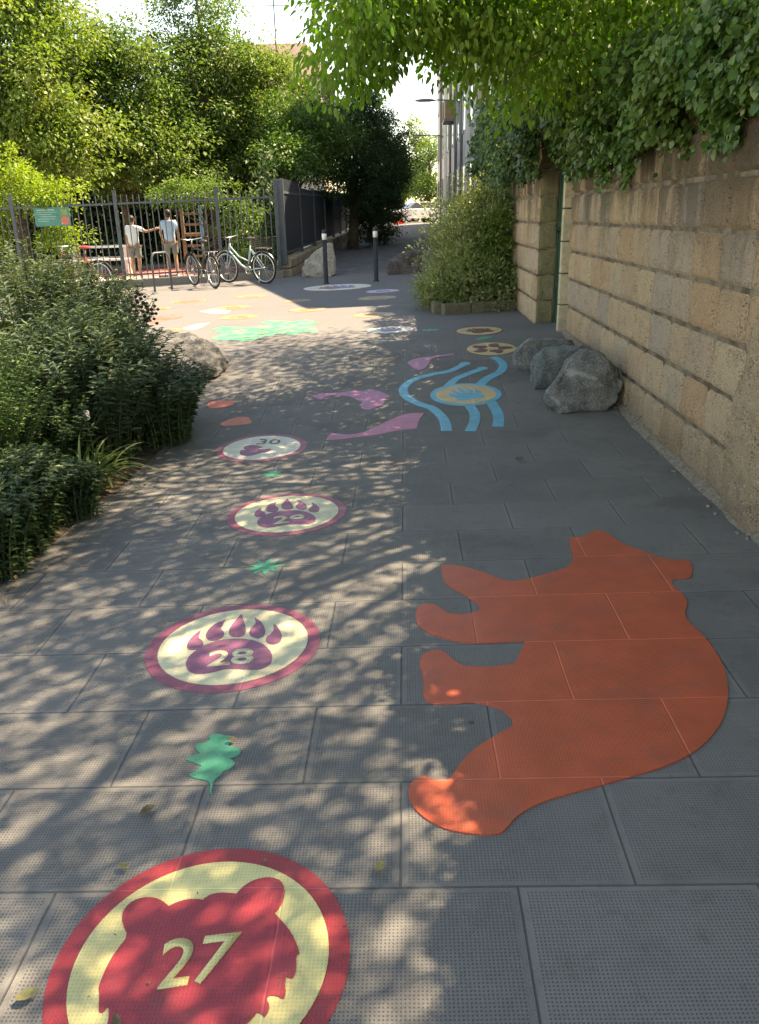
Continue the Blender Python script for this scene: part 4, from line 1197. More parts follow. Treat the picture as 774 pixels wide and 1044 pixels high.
bm = bmesh.new(); box(bm, (.25, -.013, 1.65), (.13, .004, .12)); obj_from_bm('picture', bm, M_olive, sg)


# ---------------------------------------------------------------- bicycles
M_tyre = pmat('tyre_rubber', (0.022, 0.022, 0.022), .8, .15, 10)
M_steel = pmat('bright_steel', (0.55, 0.55, 0.55), .3, .1, 10, metallic=.9)
M_seat = pmat('saddle_black', (0.025, 0.022, 0.02), .55, .15, 10)
M_basket = pmat('basket_dark', (0.035, 0.033, 0.03), .7, .2, 10)


def bicycle(label, x, y, rz, lean, mframe, basket, seatm=None, step=False, rimm=None):
    t = thing('bicycle', (x, y, gz(x, y) + PAVE), label, 'bicycle', 'bicycles at the railing fence', rz)
    t.rotation_euler = (lean, 0, rz)
    Rw = .335
    fw, rw = Vector((.53, 0, Rw)), Vector((-.53, 0, Rw))
    for c in (rw, fw):
        bm = bmesh.new(); torus(bm, c, (0, 1, 0), Rw - .018, .020, 36, 8); wh = obj_from_bm('wheel', bm, M_tyre, t, True)
        bm = bmesh.new(); torus(bm, c, (0, 1, 0), Rw - .048, .014, 36, 6)
        tube(bm, [c - Vector((0, .035, 0)), c + Vector((0, .035, 0))], .02, 10); obj_from_bm('rim', bm, rimm or M_steel, wh, True)
        bm = bmesh.new()
        for k in range(18):
            a = 2 * math.pi * k / 18
            tube(bm, [c + Vector((0, .02 * (-1) ** k, 0)), c + Vector((math.cos(a) * (Rw - .05), 0, math.sin(a) * (Rw - .05)))], .0022, 4, cap=False)
        o = obj_from_bm('spoke', bm, M_steel, wh); o['kind'] = 'stuff'
    bb = Vector((-.08, 0, .29)); st = Vector((-.22, 0, .80)); hd = Vector((.36, 0, .84)); hl = Vector((.40, 0, .68))
    bm = bmesh.new()
    if step:
        tube(bm, [bb, bb.lerp(hl, .4) + Vector((0, 0, -.05)), hl], .022, 8)
        tube(bm, [bb + (st - bb) * .35, bb.lerp(hd, .5) + Vector((0, 0, .0)), hd + Vector((.01, 0, -.05))], .016, 8)
    else:
        tube(bm, [bb, hl], .021, 8); tube(bm, [st + Vector((.02, 0, -.06)), hd + Vector((.01, 0, -.04))], .018, 8)
    tube(bm, [bb, st], .018, 8); tube(bm, [hl - (hd - hl) * .1, hd], .022, 8)
    for q in (-1, 1):
        tube(bm, [bb + Vector((0, q * .03, 0)), rw + Vector((0, q * .05, 0))], .010, 6)
        tube(bm, [st + Vector((0, q * .015, -.08)), rw + Vector((0, q * .05, 0))], .009, 6)
    obj_from_bm('frame', bm, mframe, t, True)
    bm = bmesh.new()
    for q in (-1, 1): tube(bm, [hl + Vector((.005, q * .035, 0)), hl.lerp(fw, .5) + Vector((-.02, q * .045, 0)), fw + Vector((0, q * .05, 0))], .011, 6)
    obj_from_bm('fork', bm, mframe, t, True)
    bm = bmesh.new()
    tube(bm, [hd, hd + Vector((-.02, 0, .12))], .013, 8)
    h0 = hd + Vector((-.02, 0, .12))
    tube(bm, [h0 + Vector((-.14, -.30, .03)), h0 + Vector((-.02, -.22, .02)), h0 + Vector((.03, -.06, 0)), h0 + Vector((.03, .06, 0)), h0 + Vector((-.02, .22, .02)), h0 + Vector((-.14, .30, .03))], .012, 8)
    hb = obj_from_bm('handlebar', bm, M_steel, t, True)
    for q in (-1, 1):
        bm = bmesh.new(); tube(bm, [h0 + Vector((-.15, q * .305, .03)), h0 + Vector((-.05, q * .235, .023))], .018, 8)
        obj_from_bm('grip', bm, M_seat, hb, True)
    bm = bmesh.new()
    tube(bm, [st, st + Vector((-.02, 0, .10))], .013, 8); obj_from_bm('seat_post', bm, M_steel, t, True)
    bm = bmesh.new()
    vs = ball(bm, (0, 0, 0), (.15, .085, .04), 3)
    for v in vs:
        f = max(0, v.co.x / .15); v.co.y *= 1 - .65 * f
        if v.co.z < 0: v.co.z *= .5
    bmesh.ops.translate(bm, verts=vs, vec=st + Vector((0, 0, .13))); obj_from_bm('saddle', bm, seatm or M_seat, t, True)
    bm = bmesh.new(); torus(bm, bb, (0, 1, 0), .085, .006, 20, 5)
    tube(bm, [bb + Vector((0, -.07, 0)), bb + Vector((.10, -.08, -.12))], .009, 6); tube(bm, [bb + Vector((0, .07, 0)), bb + Vector((-.10, .08, .12))], .009, 6)
    ck = obj_from_bm('crank', bm, M_steel, t, True)
    bm = bmesh.new(); box(bm, bb + Vector((.10, -.13, -.12)), (.09, .09, .022)); box(bm, bb + Vector((-.10, .13, .12)), (.09, .09, .022)); obj_from_bm('pedal', bm, M_seat, ck)
    for c, a0, a1 in ((rw, .35, 2.9), (fw, .2, 2.3)):
        bm = bmesh.new(); rr = []
        for k in range(11):
            a = a0 + (a1 - a0) * k / 10
            d = Vector((math.cos(a), 0, math.sin(a))) * (Rw + .025)
            rr.append([bm.verts.new(c + d + Vector((0, q, -.012 * (abs(q) > .02)))) for q in (-.03, -.012, .012, .03)])
        for a, b in zip(rr, rr[1:]):
            for q in range(3): bm.faces.new((a[q], a[q + 1], b[q + 1], b[q]))
        bmesh.ops.solidify(bm, geom=bm.faces[:], thickness=.003)
        obj_from_bm('mudguard', bm, M_steel if step else M_seat, t, True)
    bm = bmesh.new()
    rk = rw + Vector((-.02, 0, .40))
    for q in (-.06, 0, .06): tube(bm, [rk + Vector((.2, q, 0)), rk + Vector((-.2, q, 0))], .006, 6)
    for q in (-1, 1): tube(bm, [rk + Vector((-.02, q * .06, 0)), rw + Vector((0, q * .06, 0))], .006, 6)
    obj_from_bm('rear_rack', bm, M_steel, t, True)
    if basket:
        bm = bmesh.new(); c = rk + Vector((-.02, 0, .01))
        for k in range(6):
            z = k * .042; sx, sy = .17 + .012 * k, .13 + .010 * k
            pts = [c + Vector((sx, sy, z)), c + Vector((-sx, sy, z)), c + Vector((-sx, -sy, z)), c + Vector((sx, -sy, z)), c + Vector((sx, sy, z))]
            tube(bm, pts, .007 if k in (0, 5) else .004, 5)
        for k in range(24):
            a = 2 * math.pi * k / 24
            ux, uy = math.cos(a), math.sin(a); m_ = max(abs(ux), abs(uy)); ux /= m_; uy /= m_
            tube(bm, [c + Vector((ux * .17, uy * .13, 0)), c + Vector((ux * .23, uy * .18, .21))], .004, 4)
        box(bm, c + Vector((0, 0, .004)), (.34, .26, .008))
        obj_from_bm('basket', bm, M_basket, t)
    bm = bmesh.new(); tube(bm, [rw + Vector((.1, .05, -.05)), rw + Vector((.02, .19, -Rw + .0))], .008, 6); obj_from_bm('kickstand', bm, M_steel, t, True)
    return t


M_fr1 = pmat('frame_black', (0.03, 0.032, 0.035), .35, .1, 8)
M_fr2 = pmat('frame_pale_blue', (0.32, 0.45, 0.48), .35, .1, 8)
M_fr3 = pmat('frame_rust', (0.22, 0.06, 0.025), .4, .1, 8)
bicycle('black bicycle with a narrow saddle parked facing the railing fence', -3.62, 17.75, R(125), R(-3), M_fr1, False)
bicycle('pale blue step-through bicycle with a dark rear basket at the railing fence', -2.78, 18.2, R(147), R(-4), M_fr2, True, None, True)
bicycle('rust orange framed bicycle with a red saddle cover behind the tall left shrubs', -6.1, 17.2, R(160), R(4), M_fr3, False, pmat('saddle_cover_red', (0.5, 0.045, 0.05), .7, .1, 20))
# bicycle hoop
x, y = -4.38, 17.25
t = thing('bicycle_hoop', (x, y, gz(x, y)), 'slim grey steel hoop for locking bicycles, left of the black bicycle', 'bike rack', rz=R(58))
bm = bmesh.new()
tube(bm, [(-.24, 0, -.05), (-.24, 0, .62), (-.22, 0, .70), (-.15, 0, .76), (.15, 0, .76), (.22, 0, .70), (.24, 0, .62), (.24, 0, -.05)], .022, 10)
obj_from_bm('hoop', bm, M_fence, t, True)

# ---------------------------------------------------------------- people behind the railing
M_skin = pmat('skin', (0.36, 0.20, 0.13), .55, .08, 6)
M_tee = pmat('white_cotton', (0.62, 0.65, 0.70), .85, .06, 6)
M_shirt = pmat('light_blue_cotton', (0.36, 0.50, 0.70), .85, .1, 4)
M_short = pmat('grey_cloth', (0.16, 0.165, 0.16), .9, .1, 6)
M_hair = pmat('dark_hair', (0.018, 0.012, 0.009), .6, .2, 30)
M_shoe = pmat('shoe_white', (0.5, 0.48, 0.45), .7, .1, 9)


def skin_mesh(name, V, E, rad, root=0, levels=1):
    me = bpy.data.meshes.new(name); me.from_pydata([tuple(v) for v in V], E, [])
    o = bpy.data.objects.new(name, me); COL.objects.link(o)
    o.modifiers.new('s', 'SKIN')
    sv = me.skin_vertices[0].data
    for i, r in enumerate(rad):
        sv[i].radius = (r, r) if not isinstance(r, tuple) else r
        sv[i].use_root = (i == root)
    sub = o.modifiers.new('d', 'SUBSURF'); sub.levels = levels; sub.render_levels = levels
    dg = bpy.context.evaluated_depsgraph_get(); dg.update()
    m2 = bpy.data.meshes.new_from_object(o.evaluated_get(dg))
    bpy.data.objects.remove(o)
    m2.name = name
    return m2


def person(label, x, y, rz, h, arms, mtop, mbot, hair_len, group, long_top=False):
    """standing figure facing local +y; arms = [(elbow, wrist), (elbow, wrist)] for left (-x) and right (+x)"""
    t = thing('person', (x, y, gz(x, y)), label, 'person', group, rz)
    k = h / 1.70
    V, E, rad = [], [], []

    def add(p, r, par=None):
        V.append(Vector(p) * k); rad.append(r * k if not isinstance(r, tuple) else (r[0] * k, r[1] * k))
        if par is not None: E.append((par, len(V) - 1))
        return len(V) - 1
    pel = add((0, 0, .94), (.145, .105))
    wa = add((0, 0, 1.08), (.125, .09), pel); ch = add((0, 0, 1.28), (.155, .105), wa); nb = add((0, -.005, 1.42), (.085, .07), ch)
    nk = add((0, 0, 1.475), .052, nb); hd = add((0, .012, 1.545), (.062, .075), nk); fc_ = add((0, .02, 1.60), (.075, .092), hd); tp = add((0, .005, 1.665), (.062, .075), fc_)
    for sgn, (el, wr) in zip((-1, 1), arms):
        sh = add((sgn * .165, 0, 1.385), .058, ch)
        e_ = add(el, .040, sh); w_ = add(wr, .026, e_)
        d = (Vector(wr) - Vector(el)).normalized()
        pm = add(Vector(wr) + d * .065, .030, w_)
        side = d.orthogonal().normalized()
        for q, ln in ((-1.5, .055), (-.5, .072), (.5, .068), (1.5, .052)):
            f1 = add(Vector(wr) + d * .10 + side * q * .017, .0095, pm)
            add(Vector(wr) + d * (.10 + ln) + side * q * .019 + d.cross(side) * .015, .008, f1)
        th = add(Vector(wr) + d * .05 + side * .045, .011, w_)
        add(Vector(wr) + d * .09 + side * .055, .009, th)
    for sgn in (-1, 1):
        hp = add((sgn * .092, 0, .86), .082, pel); kn = add((sgn * .10, .01, .49), .054, hp); cf = add((sgn * .10, -.015, .34), .055, kn)
        an = add((sgn * .105, -.01, .085), .036, cf); add((sgn * .115, .12, .035), .030, an)
    body = obj_from_me('body', skin_mesh('body', V, E, rad, 0, 2), M_skin, t, True)

    def shell(name, pts, edges, rr, mat):
        return obj_from_me(name, skin_mesh(name, [Vector(p) * k for p in pts], edges, [(a * k, b * k) for a, b in rr], 0, 2), mat, t, True)
    sl = []
    pts = [(0, 0, .86 if not long_top else .62), (0, 0, 1.08), (0, 0, 1.28), (0, -.005, 1.425)]
    rr = [(.175, .13) if not long_top else (.20, .16), (.150, .112), (.178, .124), (.10, .082)]
    ed = [(0, 1), (1, 2), (2, 3)]
    for sgn, (el, wr) in zip((-1, 1), arms):
        b = Vector((sgn * .165, 0, 1.39)); c = b.lerp(Vector(el), .75)
        pts += [tuple(b), tuple(c)]; rr += [(.074, .074), (.064, .064)]; ed += [(2, len(pts) - 2), (len(pts) - 2, len(pts) - 1)]
    shell('shirt', pts, ed, rr, mtop)
    pts = [(0, 0, .95), (-.095, 0, .85), (-.105, .0, .56), (.095, 0, .85), (.105, 0, .56)]
    shell('shorts', pts, [(0, 1), (1, 2), (0, 3), (3, 4)], [(.165, .125), (.105, .105), (.088, .088), (.105, .105), (.088, .088)], mbot)
    bm = bmesh.new()
    vs = ball(bm, (0, -.012 * k, 1.628 * k), (.092 * k, .108 * k, .098 * k), 3)
    for v in vs:
        if v.co.y > .05 * k and v.co.z < 1.64 * k: v.co.y = .05 * k
        if v.co.z < 1.58 * k: v.co.z = 1.58 * k - (1.58 * k - v.co.z) * (1 + hair_len)
        v.co += v.normal * noise.noise(v.co * 40) * .006
    obj_from_bm('hair', bm, M_hair, t, True)
    for sgn in (-1, 1):
        bm = bmesh.new(); vs = ball(bm, (sgn * .112 * k, .05 * k, .035 * k), (.045 * k, .125 * k, .045 * k), 2)
        for v in vs: v.co.z = max(v.co.z, .002)
        obj_from_bm('shoe', bm, M_shoe, t, True)
    for sgn in (-1, 1):   # face
        bm = bmesh.new(); ball(bm, (sgn * .032 * k, .108 * k, 1.605 * k), (.012 * k, .006 * k, .008 * k), 1); obj_from_bm('eye', bm, M_hair, t)
        bm = bmesh.new(); ball(bm, (sgn * .082 * k, .01 * k, 1.59 * k), (.010 * k, .022 * k, .03 * k), 1); obj_from_bm('ear', bm, M_skin, t, True)
    bm = bmesh.new(); ball(bm, (0, .112 * k, 1.585 * k), (.012 * k, .02 * k, .022 * k), 2); obj_from_bm('nose', bm, M_skin, t, True)
    bm = bmesh.new(); ball(bm, (0, .10 * k, 1.545 * k), (.026 * k, .01 * k, .006 * k), 2); obj_from_bm('mouth', bm, M_rose, t, True)
    return t


person('person in white tee and grey shorts, back turned, one arm reaching out', -6.05, 21.4, R(-12), 1.52,
       [((-.22, .02, 1.12), (-.21, .08, .88)), ((.36, .10, 1.28), (.58, .22, 1.34))], M_tee, M_short, .1, 'people in the playground')
person('person in a light blue shirt and dark shorts under the low branches behind the railing', -5.15, 21.5, R(15), 1.62,
       [((-.23, .05, 1.14), (-.20, .20, .98)), ((.22, .02, 1.12), (.23, .10, .88))], M_shirt, M_short, .6, 'people in the playground')

# playground table, bench slab and climbing frame
M_wood = pmat('timber_brown', (0.27, 0.12, 0.055), .8, .25, 6)
M_bluep = pmat('blue_post', (0.10, 0.32, 0.50), .5, .1, 6)
M_tablew = pmat('white_table', (0.66, 0.66, 0.64), .6, .05, 6)
x, y = -7.6, 23.6
t = thing('picnic_table', (x, y, gz(x, y)), 'long white picnic table beyond the railing, left of the person in white', 'table', rz=R(4))
bm = bmesh.new(); box(bm, (0, 0, .76), (1.9, .75, .06), 0, .01); obj_from_bm('table_top', bm, M_tablew, t)
for q in (-1, 1):
    bm = bmesh.new(); box(bm, (q * .7, 0, .365), (.08, .6, .73), 0, .01); obj_from_bm('leg', bm, M_tablew, t)
    bm = bmesh.new(); box(bm, (0, q * .75, .44), (1.9, .28, .05), 0, .01); obj_from_bm('bench', bm, M_tablew, t)
x, y = -4.75, 22.4
t = thing('climbing_frame', (x, y, gz(x, y)), 'brown timber climbing frame with pale blue posts right of the people', 'climbing frame', 'playground', R(12))
for i, (px, py, m_) in enumerate(((-.24, -.3, M_wood), (.24, -.3, M_bluep), (-.24, .3, M_tablew), (.24, .3, M_bluep))):
    bm = bmesh.new(); box(bm, (px, py, .85), (.085, .085, 1.7), 0, .01); obj_from_bm('post', bm, m_, t)
for q in range(6):
    bm = bmesh.new(); box(bm, (0, -.30, .2 + q * .26), (.44, .05, .06), 0, .008); obj_from_bm('rung', bm, M_wood, t)
bm = bmesh.new(); box(bm, (0, .05, 1.0), (.50, .62, .05)); obj_from_bm('platform', bm, M_wood, t)

# ---------------------------------------------------------------- trees and shrubs
M_bark = pmat('bark', (0.10, 0.075, 0.05), .9, .35, 9, .02, 40)
M_twig = pmat('twig', (0.12, 0.085, 0.05), .85, .3, 20)
M_greenstem = pmat('green_stem', (0.10, 0.12, 0.05), .8, .3, 20)
L_sun = leafmat('leaf_sunny', (0.075, 0.15, 0.032), (0.175, 0.265, 0.068), (0.215, 0.27, 0.085), .4)
L_mid = leafmat('leaf_mid', (0.05, 0.12, 0.033), (0.135, 0.225, 0.062), (0.165, 0.235, 0.075), .38)
L_lime = leafmat('leaf_lime', (0.14, 0.25, 0.03), (0.28, 0.38, 0.07), None, .4)
L_dark = leafmat('leaf_dark', (0.018, 0.05, 0.018), (0.05, 0.105, 0.032), None, .25)
L_ever = leafmat('leaf_evergreen', (0.022, 0.055, 0.02), (0.055, 0.10, 0.035), None, .25)
L_over = leafmat('leaf_overhead', (0.075, 0.185, 0.028), (0.18, 0.30, 0.055), (0.19, 0.26, 0.06), .52, tcol=(1.05, 1.4, .5))
L_ivy = leafmat('leaf_ivy', (0.025, 0.075, 0.018), (0.095, 0.185, 0.04), (0.11, 0.18, 0.045), .22, .36, .5)
L_ivyd = leafmat('leaf_ivy_dark', (0.03, 0.075, 0.025), (0.075, 0.15, 0.04), None, .22, .42, .4)
L_grey = leafmat('leaf_grey_green', (0.06, 0.105, 0.055), (0.15, 0.205, 0.125), None, .22, .6, .25)
L_fern = leafmat('leaf_fresh', (0.045, 0.11, 0.022), (0.10, 0.20, 0.045), None, .3)
L_deep = leafmat('leaf_deep', (0.03, 0.07, 0.028), (0.075, 0.125, 0.05), None, .2)
L_bush = leafmat('leaf_round_bush', (0.15, 0.19, 0.075), (0.38, 0.41, 0.22), (0.18, 0.28, 0.085), .32, .55, .3)
M_head = pmat('seed_head_brown', (0.03, 0.024, 0.018), .9, .3, 40)
L_strap = leafmat('leaf_strap', (0.06, 0.11, 0.03), (0.13, 0.18, 0.07), None, .25, .4, .45)
M_petal = pmat('petal_white', (0.7, 0.7, 0.62), .7, .06, 20)

TG = 'trees beyond the railing fence'


def T(name, label, x, y, h, r0, blobs, n, per, cr, leaf, lm, seed, **k):
    z = gz(x, y)
    return tree(name, label, (x, y, z), h, r0, [(bx - x, by - y, bz - z, a, b, c) for bx, by, bz, a, b, c in blobs], n, per, cr, leaf, lm, M_bark, seed=seed, **k)


T('deciduous_tree', 'broad yellow green tree at the far left, above the notice board', -9.6, 23.2, 8.5, .2,
  [(-9.6, 23.0, 5.6, 2.2, 2.0, 2.4), (-8.4, 22.6, 3.9, 1.7, 1.5, 1.5), (-10.6, 23, 4.0, 1.8, 1.6, 1.8), (-8.9, 23, 7.2, 1.5, 1.3, 1.4), (-8.0, 23, 6.0, 1.0, 1.0, 1.0)], 520, 95, .44, .13, L_sun, 21, group=TG)
T('deciduous_tree', 'lower mid green tree in the dip of the skyline left of the tall slender tree', -7.3, 25.2, 6.5, .16,
  [(-7.3, 25.2, 4.6, 1.7, 1.6, 1.7), (-6.5, 24.8, 3.4, 1.3, 1.3, 1.1), (-7.6, 25, 6.0, .9, .8, .8), (-6.2, 25, 5.6, .9, .8, .9)], 380, 95, .42, .12, L_mid, 22, group=TG)
T('deciduous_tree', 'tall slender tree whose top leaves the picture left of the tiled roof', -5.0, 27.2, 9.5, .17,
  [(-5.0, 27.2, 5.0, 1.5, 1.5, 1.9), (-5.0, 27.2, 7.4, 1.25, 1.05, 1.6), (-6.0, 27.2, 6.2, .8, .8, .9), (-5.4, 27, 3.4, 1.6, 1.5, 1.1), (-4.2, 27, 5.9, .9, .9, .9)], 340, 95, .36, .11, L_mid, 23, group=TG)
T('deciduous_tree', 'bright yellow green tree just left of the tiled roof above the fence corner', -3.9, 28.0, 6.8, .15,
  [(-4.0, 28.0, 4.3, 1.7, 1.5, 1.9), (-3.6, 27.8, 5.7, 1.1, 1.0, 1.1), (-3.0, 28.2, 5.4, 1.1, 1.0, 1.2), (-4.9, 27.6, 3.2, 1.4, 1.2, 1.1)], 320, 95, .36, .11, L_sun, 24, group=TG)
T('deciduous_tree', 'fresh green tree leaning over the dark metal fence', -2.5, 26.8, 5.2, .13,
  [(-2.35, 26.6, 3.9, 1.2, 1.5, 1.2), (-1.9, 28.4, 4.0, 1.1, 1.6, 1.2), (-2.3, 24.0, 3.1, .6, 1.2, .6)], 330, 95, .34, .10, L_fern, 25, group=TG)
T('deciduous_tree', 'dark leafy tree in the back row behind the far left tree', -12.0, 29.5, 8.0, .2,
  [(-12, 29.5, 4.8, 2.6, 1.6, 2.6), (-13.5, 29, 6.5, 1.6, 1.3, 1.5), (-10.2, 29.6, 3.8, 1.6, 1.3, 1.8)], 260, 90, .5, .15, L_ever, 33, group=TG)
T('deciduous_tree', 'dark leafy tree in the back row behind the skyline dip', -7.6, 31.0, 6.6, .2,
  [(-7.6, 31, 4.4, 2.2, 1.5, 2.0), (-5.6, 31.2, 4.0, 1.6, 1.3, 1.6)], 240, 90, .5, .15, L_ever, 34, group=TG)
T('evergreen_tree', 'dark evergreen towering over the alley, tallest mass left of the sky gap', -.75, 31.0, 6.0, .2,
  [(-.5, 31.0, 3.6, 1.15, 1.6, 1.5), (-.1, 31.5, 4.7, .85, 1.2, 1.0), (-.25, 31, 2.7, .7, 1.3, 1.2), (-1.45, 30, 3.1, .9, 1.5, .8), (-.35, 32, 1.9, .65, 1.4, 1.0), (.35, 33, 3.3, .95, 1.4, 1.5), (-1.15, 29.5, 4.3, .9, 1.3, 1.0), (.45, 33, 1.9, .75, 1.5, 1.3), (-.2, 31.5, 5.2, .7, 1.0, .8), (.55, 33.5, 4.0, .7, 1.2, .9)], 640, 100, .3, .09, L_dark, 26, limbs=18)
T('evergreen_tree', 'dark evergreen further up the alley with low boughs over the asphalt', -.1, 37.5, 5.0, .18,
  [(.3, 37.5, 3.3, 1.3, 1.7, 1.5), (.0, 38.5, 2.2, 1.1, 1.8, 1.3), (1.0, 38, 3.2, .8, 1.2, .9), (.7, 40, 4.4, .8, 1.2, .9), (.6, 37, 1.8, .6, 1.2, .7)], 380, 90, .3, .10, L_dark, 27, limbs=18)
T('young_tree', 'young lime green tree standing behind the notice board', -7.75, 18.75, 3.0, .05,
  [(-8.0, 18.8, 2.35, .95, .5, .55), (-7.0, 18.6, 2.15, .65, .4, .42), (-8.5, 18.7, 1.7, .6, .4, .5), (-6.8, 18.7, 1.35, .4, .3, .35)], 150, 70, .2, .085, L_lime, 28, ratio=.42)
T('young_tree', 'low leafy branch tree over the two people behind the railing', -4.3, 20.9, 2.6, .05,
  [(-4.7, 20.7, 2.15, .6, .45, .32), (-4.0, 20.6, 2.2, .6, .4, .35), (-3.2, 20.8, 1.5, .5, .5, .7), (-2.9, 20.6, .9, .5, .5, .6)], 130, 60, .2, .08, L_mid, 29, ratio=.42)


def hedge(label, x0, x1, y, h, d, n, lm, seed, leaf=.11, group=None):
    rng = np.random.default_rng(seed)
    cx = (x0 + x1) / 2; z = gz(cx, y)
    root = thing('hedge', (cx, y, z), label, 'hedge', group)
    P = np.stack([rng.uniform(x0 - cx, x1 - cx, n), rng.normal(size=n) * d * .4, h * rng.random(n) ** .85], 1)
    P[:, 1] += .35 * np.sin(P[:, 0] * 2.1 + P[:, 2] * 1.7)
    P[:, 2] *= 1 + .16 * np.sin(P[:, 0] * 1.7 + 1) + .06 * np.sin(P[:, 0] * 6)
    A = unit(rng.normal(size=(n, 3)) + np.array([0, -.5, .1])); N = unit(rng.normal(size=(n, 3)) * .6 + np.array([0, -.4, 1]))
    L = leaf * (.6 + .7 * rng.random(n))
    obj_from_me('foliage', leaves_mesh('foliage', P, A, N, L, L * .55, simple=True), lm, root)
    bm = bmesh.new()
    for i in range(int((x1 - x0) / .6)):
        xx = x0 - cx + .3 + i * .6
        tube(bm, [(xx, 0, -.1), (xx + rng.normal() * .1, rng.normal() * .1, h * .45), (xx + rng.normal() * .2, rng.normal() * .2, h * .85)], [.04, .028, .01], 6)
    obj_from_bm('stem', bm, M_bark, root)


hedge('deep green hedge closing the playground behind the people', -17, -2.6, 29.0, 4.4, 1.8, 60000, L_ever, 41, .22)
hedge('dark climbing hedge behind the navy metal fence', -3.0, -2.45, 24.5, 2.4, 4.0, 5000, L_ever, 42)

# overhead tree behind the right wall: the shade on the path is its crown's
rng = np.random.default_rng(77)
tb = (4.5, 6.6, gz(4.5, 6.6))
ov = thing('overhanging_tree', tb, 'large leafy tree behind the stone wall arching over the path', 'tree')
blobs = [(2.75, 5.6, 3.35, .55, 2.3, .65, 32), (3.2, 4.4, 4.7, 2.8, 3.0, 1.5, 185), (1.9, 6.4, 4.6, 2.0, 2.4, 1.1, 150), (4.0, 8.3, 4.9, 2.0, 1.7, 1.5, 60), (1.9, 2.7, 4.7, 1.7, 1.9, 1.1, 84),
         (1.4, 8.1, 5.8, 2.2, 1.8, 1.0, 80), (2.4, 4.6, 6.6, 2.6, 2.6, 1.1, 70), (.6, 4.9, 4.3, 1.4, 1.6, .7, 66), (2.3, 10.1, 5.0, 1.5, 1.3, .8, 52), (3.2, 9.6, 5.9, 1.5, 1.4, .8, 40),
         (.05, 7.0, 3.1, .62, .7, .55, 54), (.6, 7.4, 3.25, .8, .7, .48, 44), (1.3, 7.4, 2.95, .75, .7, .5, 44), (1.9, 8.2, 3.1, .8, .8, .6, 42), (2.3, 7.2, 3.4, .7, .9, .5, 36)]
CC, DD = [], []
for b in blobs:
    c, d = crown_points([[b[0] - tb[0], b[1] - tb[1], b[2] - tb[2], b[3], b[4], b[5]]], b[6], rng, .35)
    CC.append(c); DD.append(d)
CC = np.concatenate(CC); DD = np.concatenate(DD)
Pn, An, Nn, Ln = clump_leaves(CC, DD, 96, .37, .066, rng, .7, .8)
# keep the sight line down the alley open below the hanging sprays
w_ = Pn + np.array(tb)
lowcut = 2.42 + .16 * np.sin(w_[:, 0] * 5.1) + .10 * np.sin(w_[:, 0] * 11 + w_[:, 1] * 3) + .22 * np.exp(-((w_[:, 0] - .45) / .32) ** 2)
lowcut -= .16 * np.clip((w_[:, 0] - .9) * 2, 0, 1)
ok = (w_[:, 2] > lowcut) & ~((w_[:, 2] < 1.9 + .235 * w_[:, 1]) & (w_[:, 0] < -.074 * w_[:, 1] - .02 + .1 * np.sin(w_[:, 2] * 9)))
Pn, An, Nn, Ln = Pn[ok], An[ok], Nn[ok], Ln[ok]
An = unit(An + np.array([0, 0, -.35]))
obj_from_me('crown', leaves_mesh('crown', Pn, An, Nn, Ln, Ln * .50, curl=.16), L_over, ov)
hi_ = CC[CC[:, 2] > 3.7]; tg = hi_[rng.choice(len(hi_), 40, replace=False)]
bm = trunk_mesh((0, 0, -.1), (-1.0, -.6, 5.2), .2, tg, rng)
tube(bm, [(-.9, .2, 2.6), (-1.7, .9, 2.98), (-2.4, .8, 2.92), (-3.1, 1.1, 2.96), (-3.7, .8, 2.80), (-4.4, .6, 2.72)], [.03, .018, .014, .011, .008, .004], 6)
tube(bm, [(-2.3, .8, 2.93), (-2.8, .4, 2.75), (-3.3, .2, 2.5), (-3.5, .1, 2.3)], [.014, .01, .007, .003], 5)
tube(bm, [(-2.0, 1.6, 3.1), (-2.7, 1.2, 2.75), (-3.0, 1.1, 2.45)], [.014, .009, .003], 5)
obj_from_bm('trunk', bm, M_bark, ov, True)


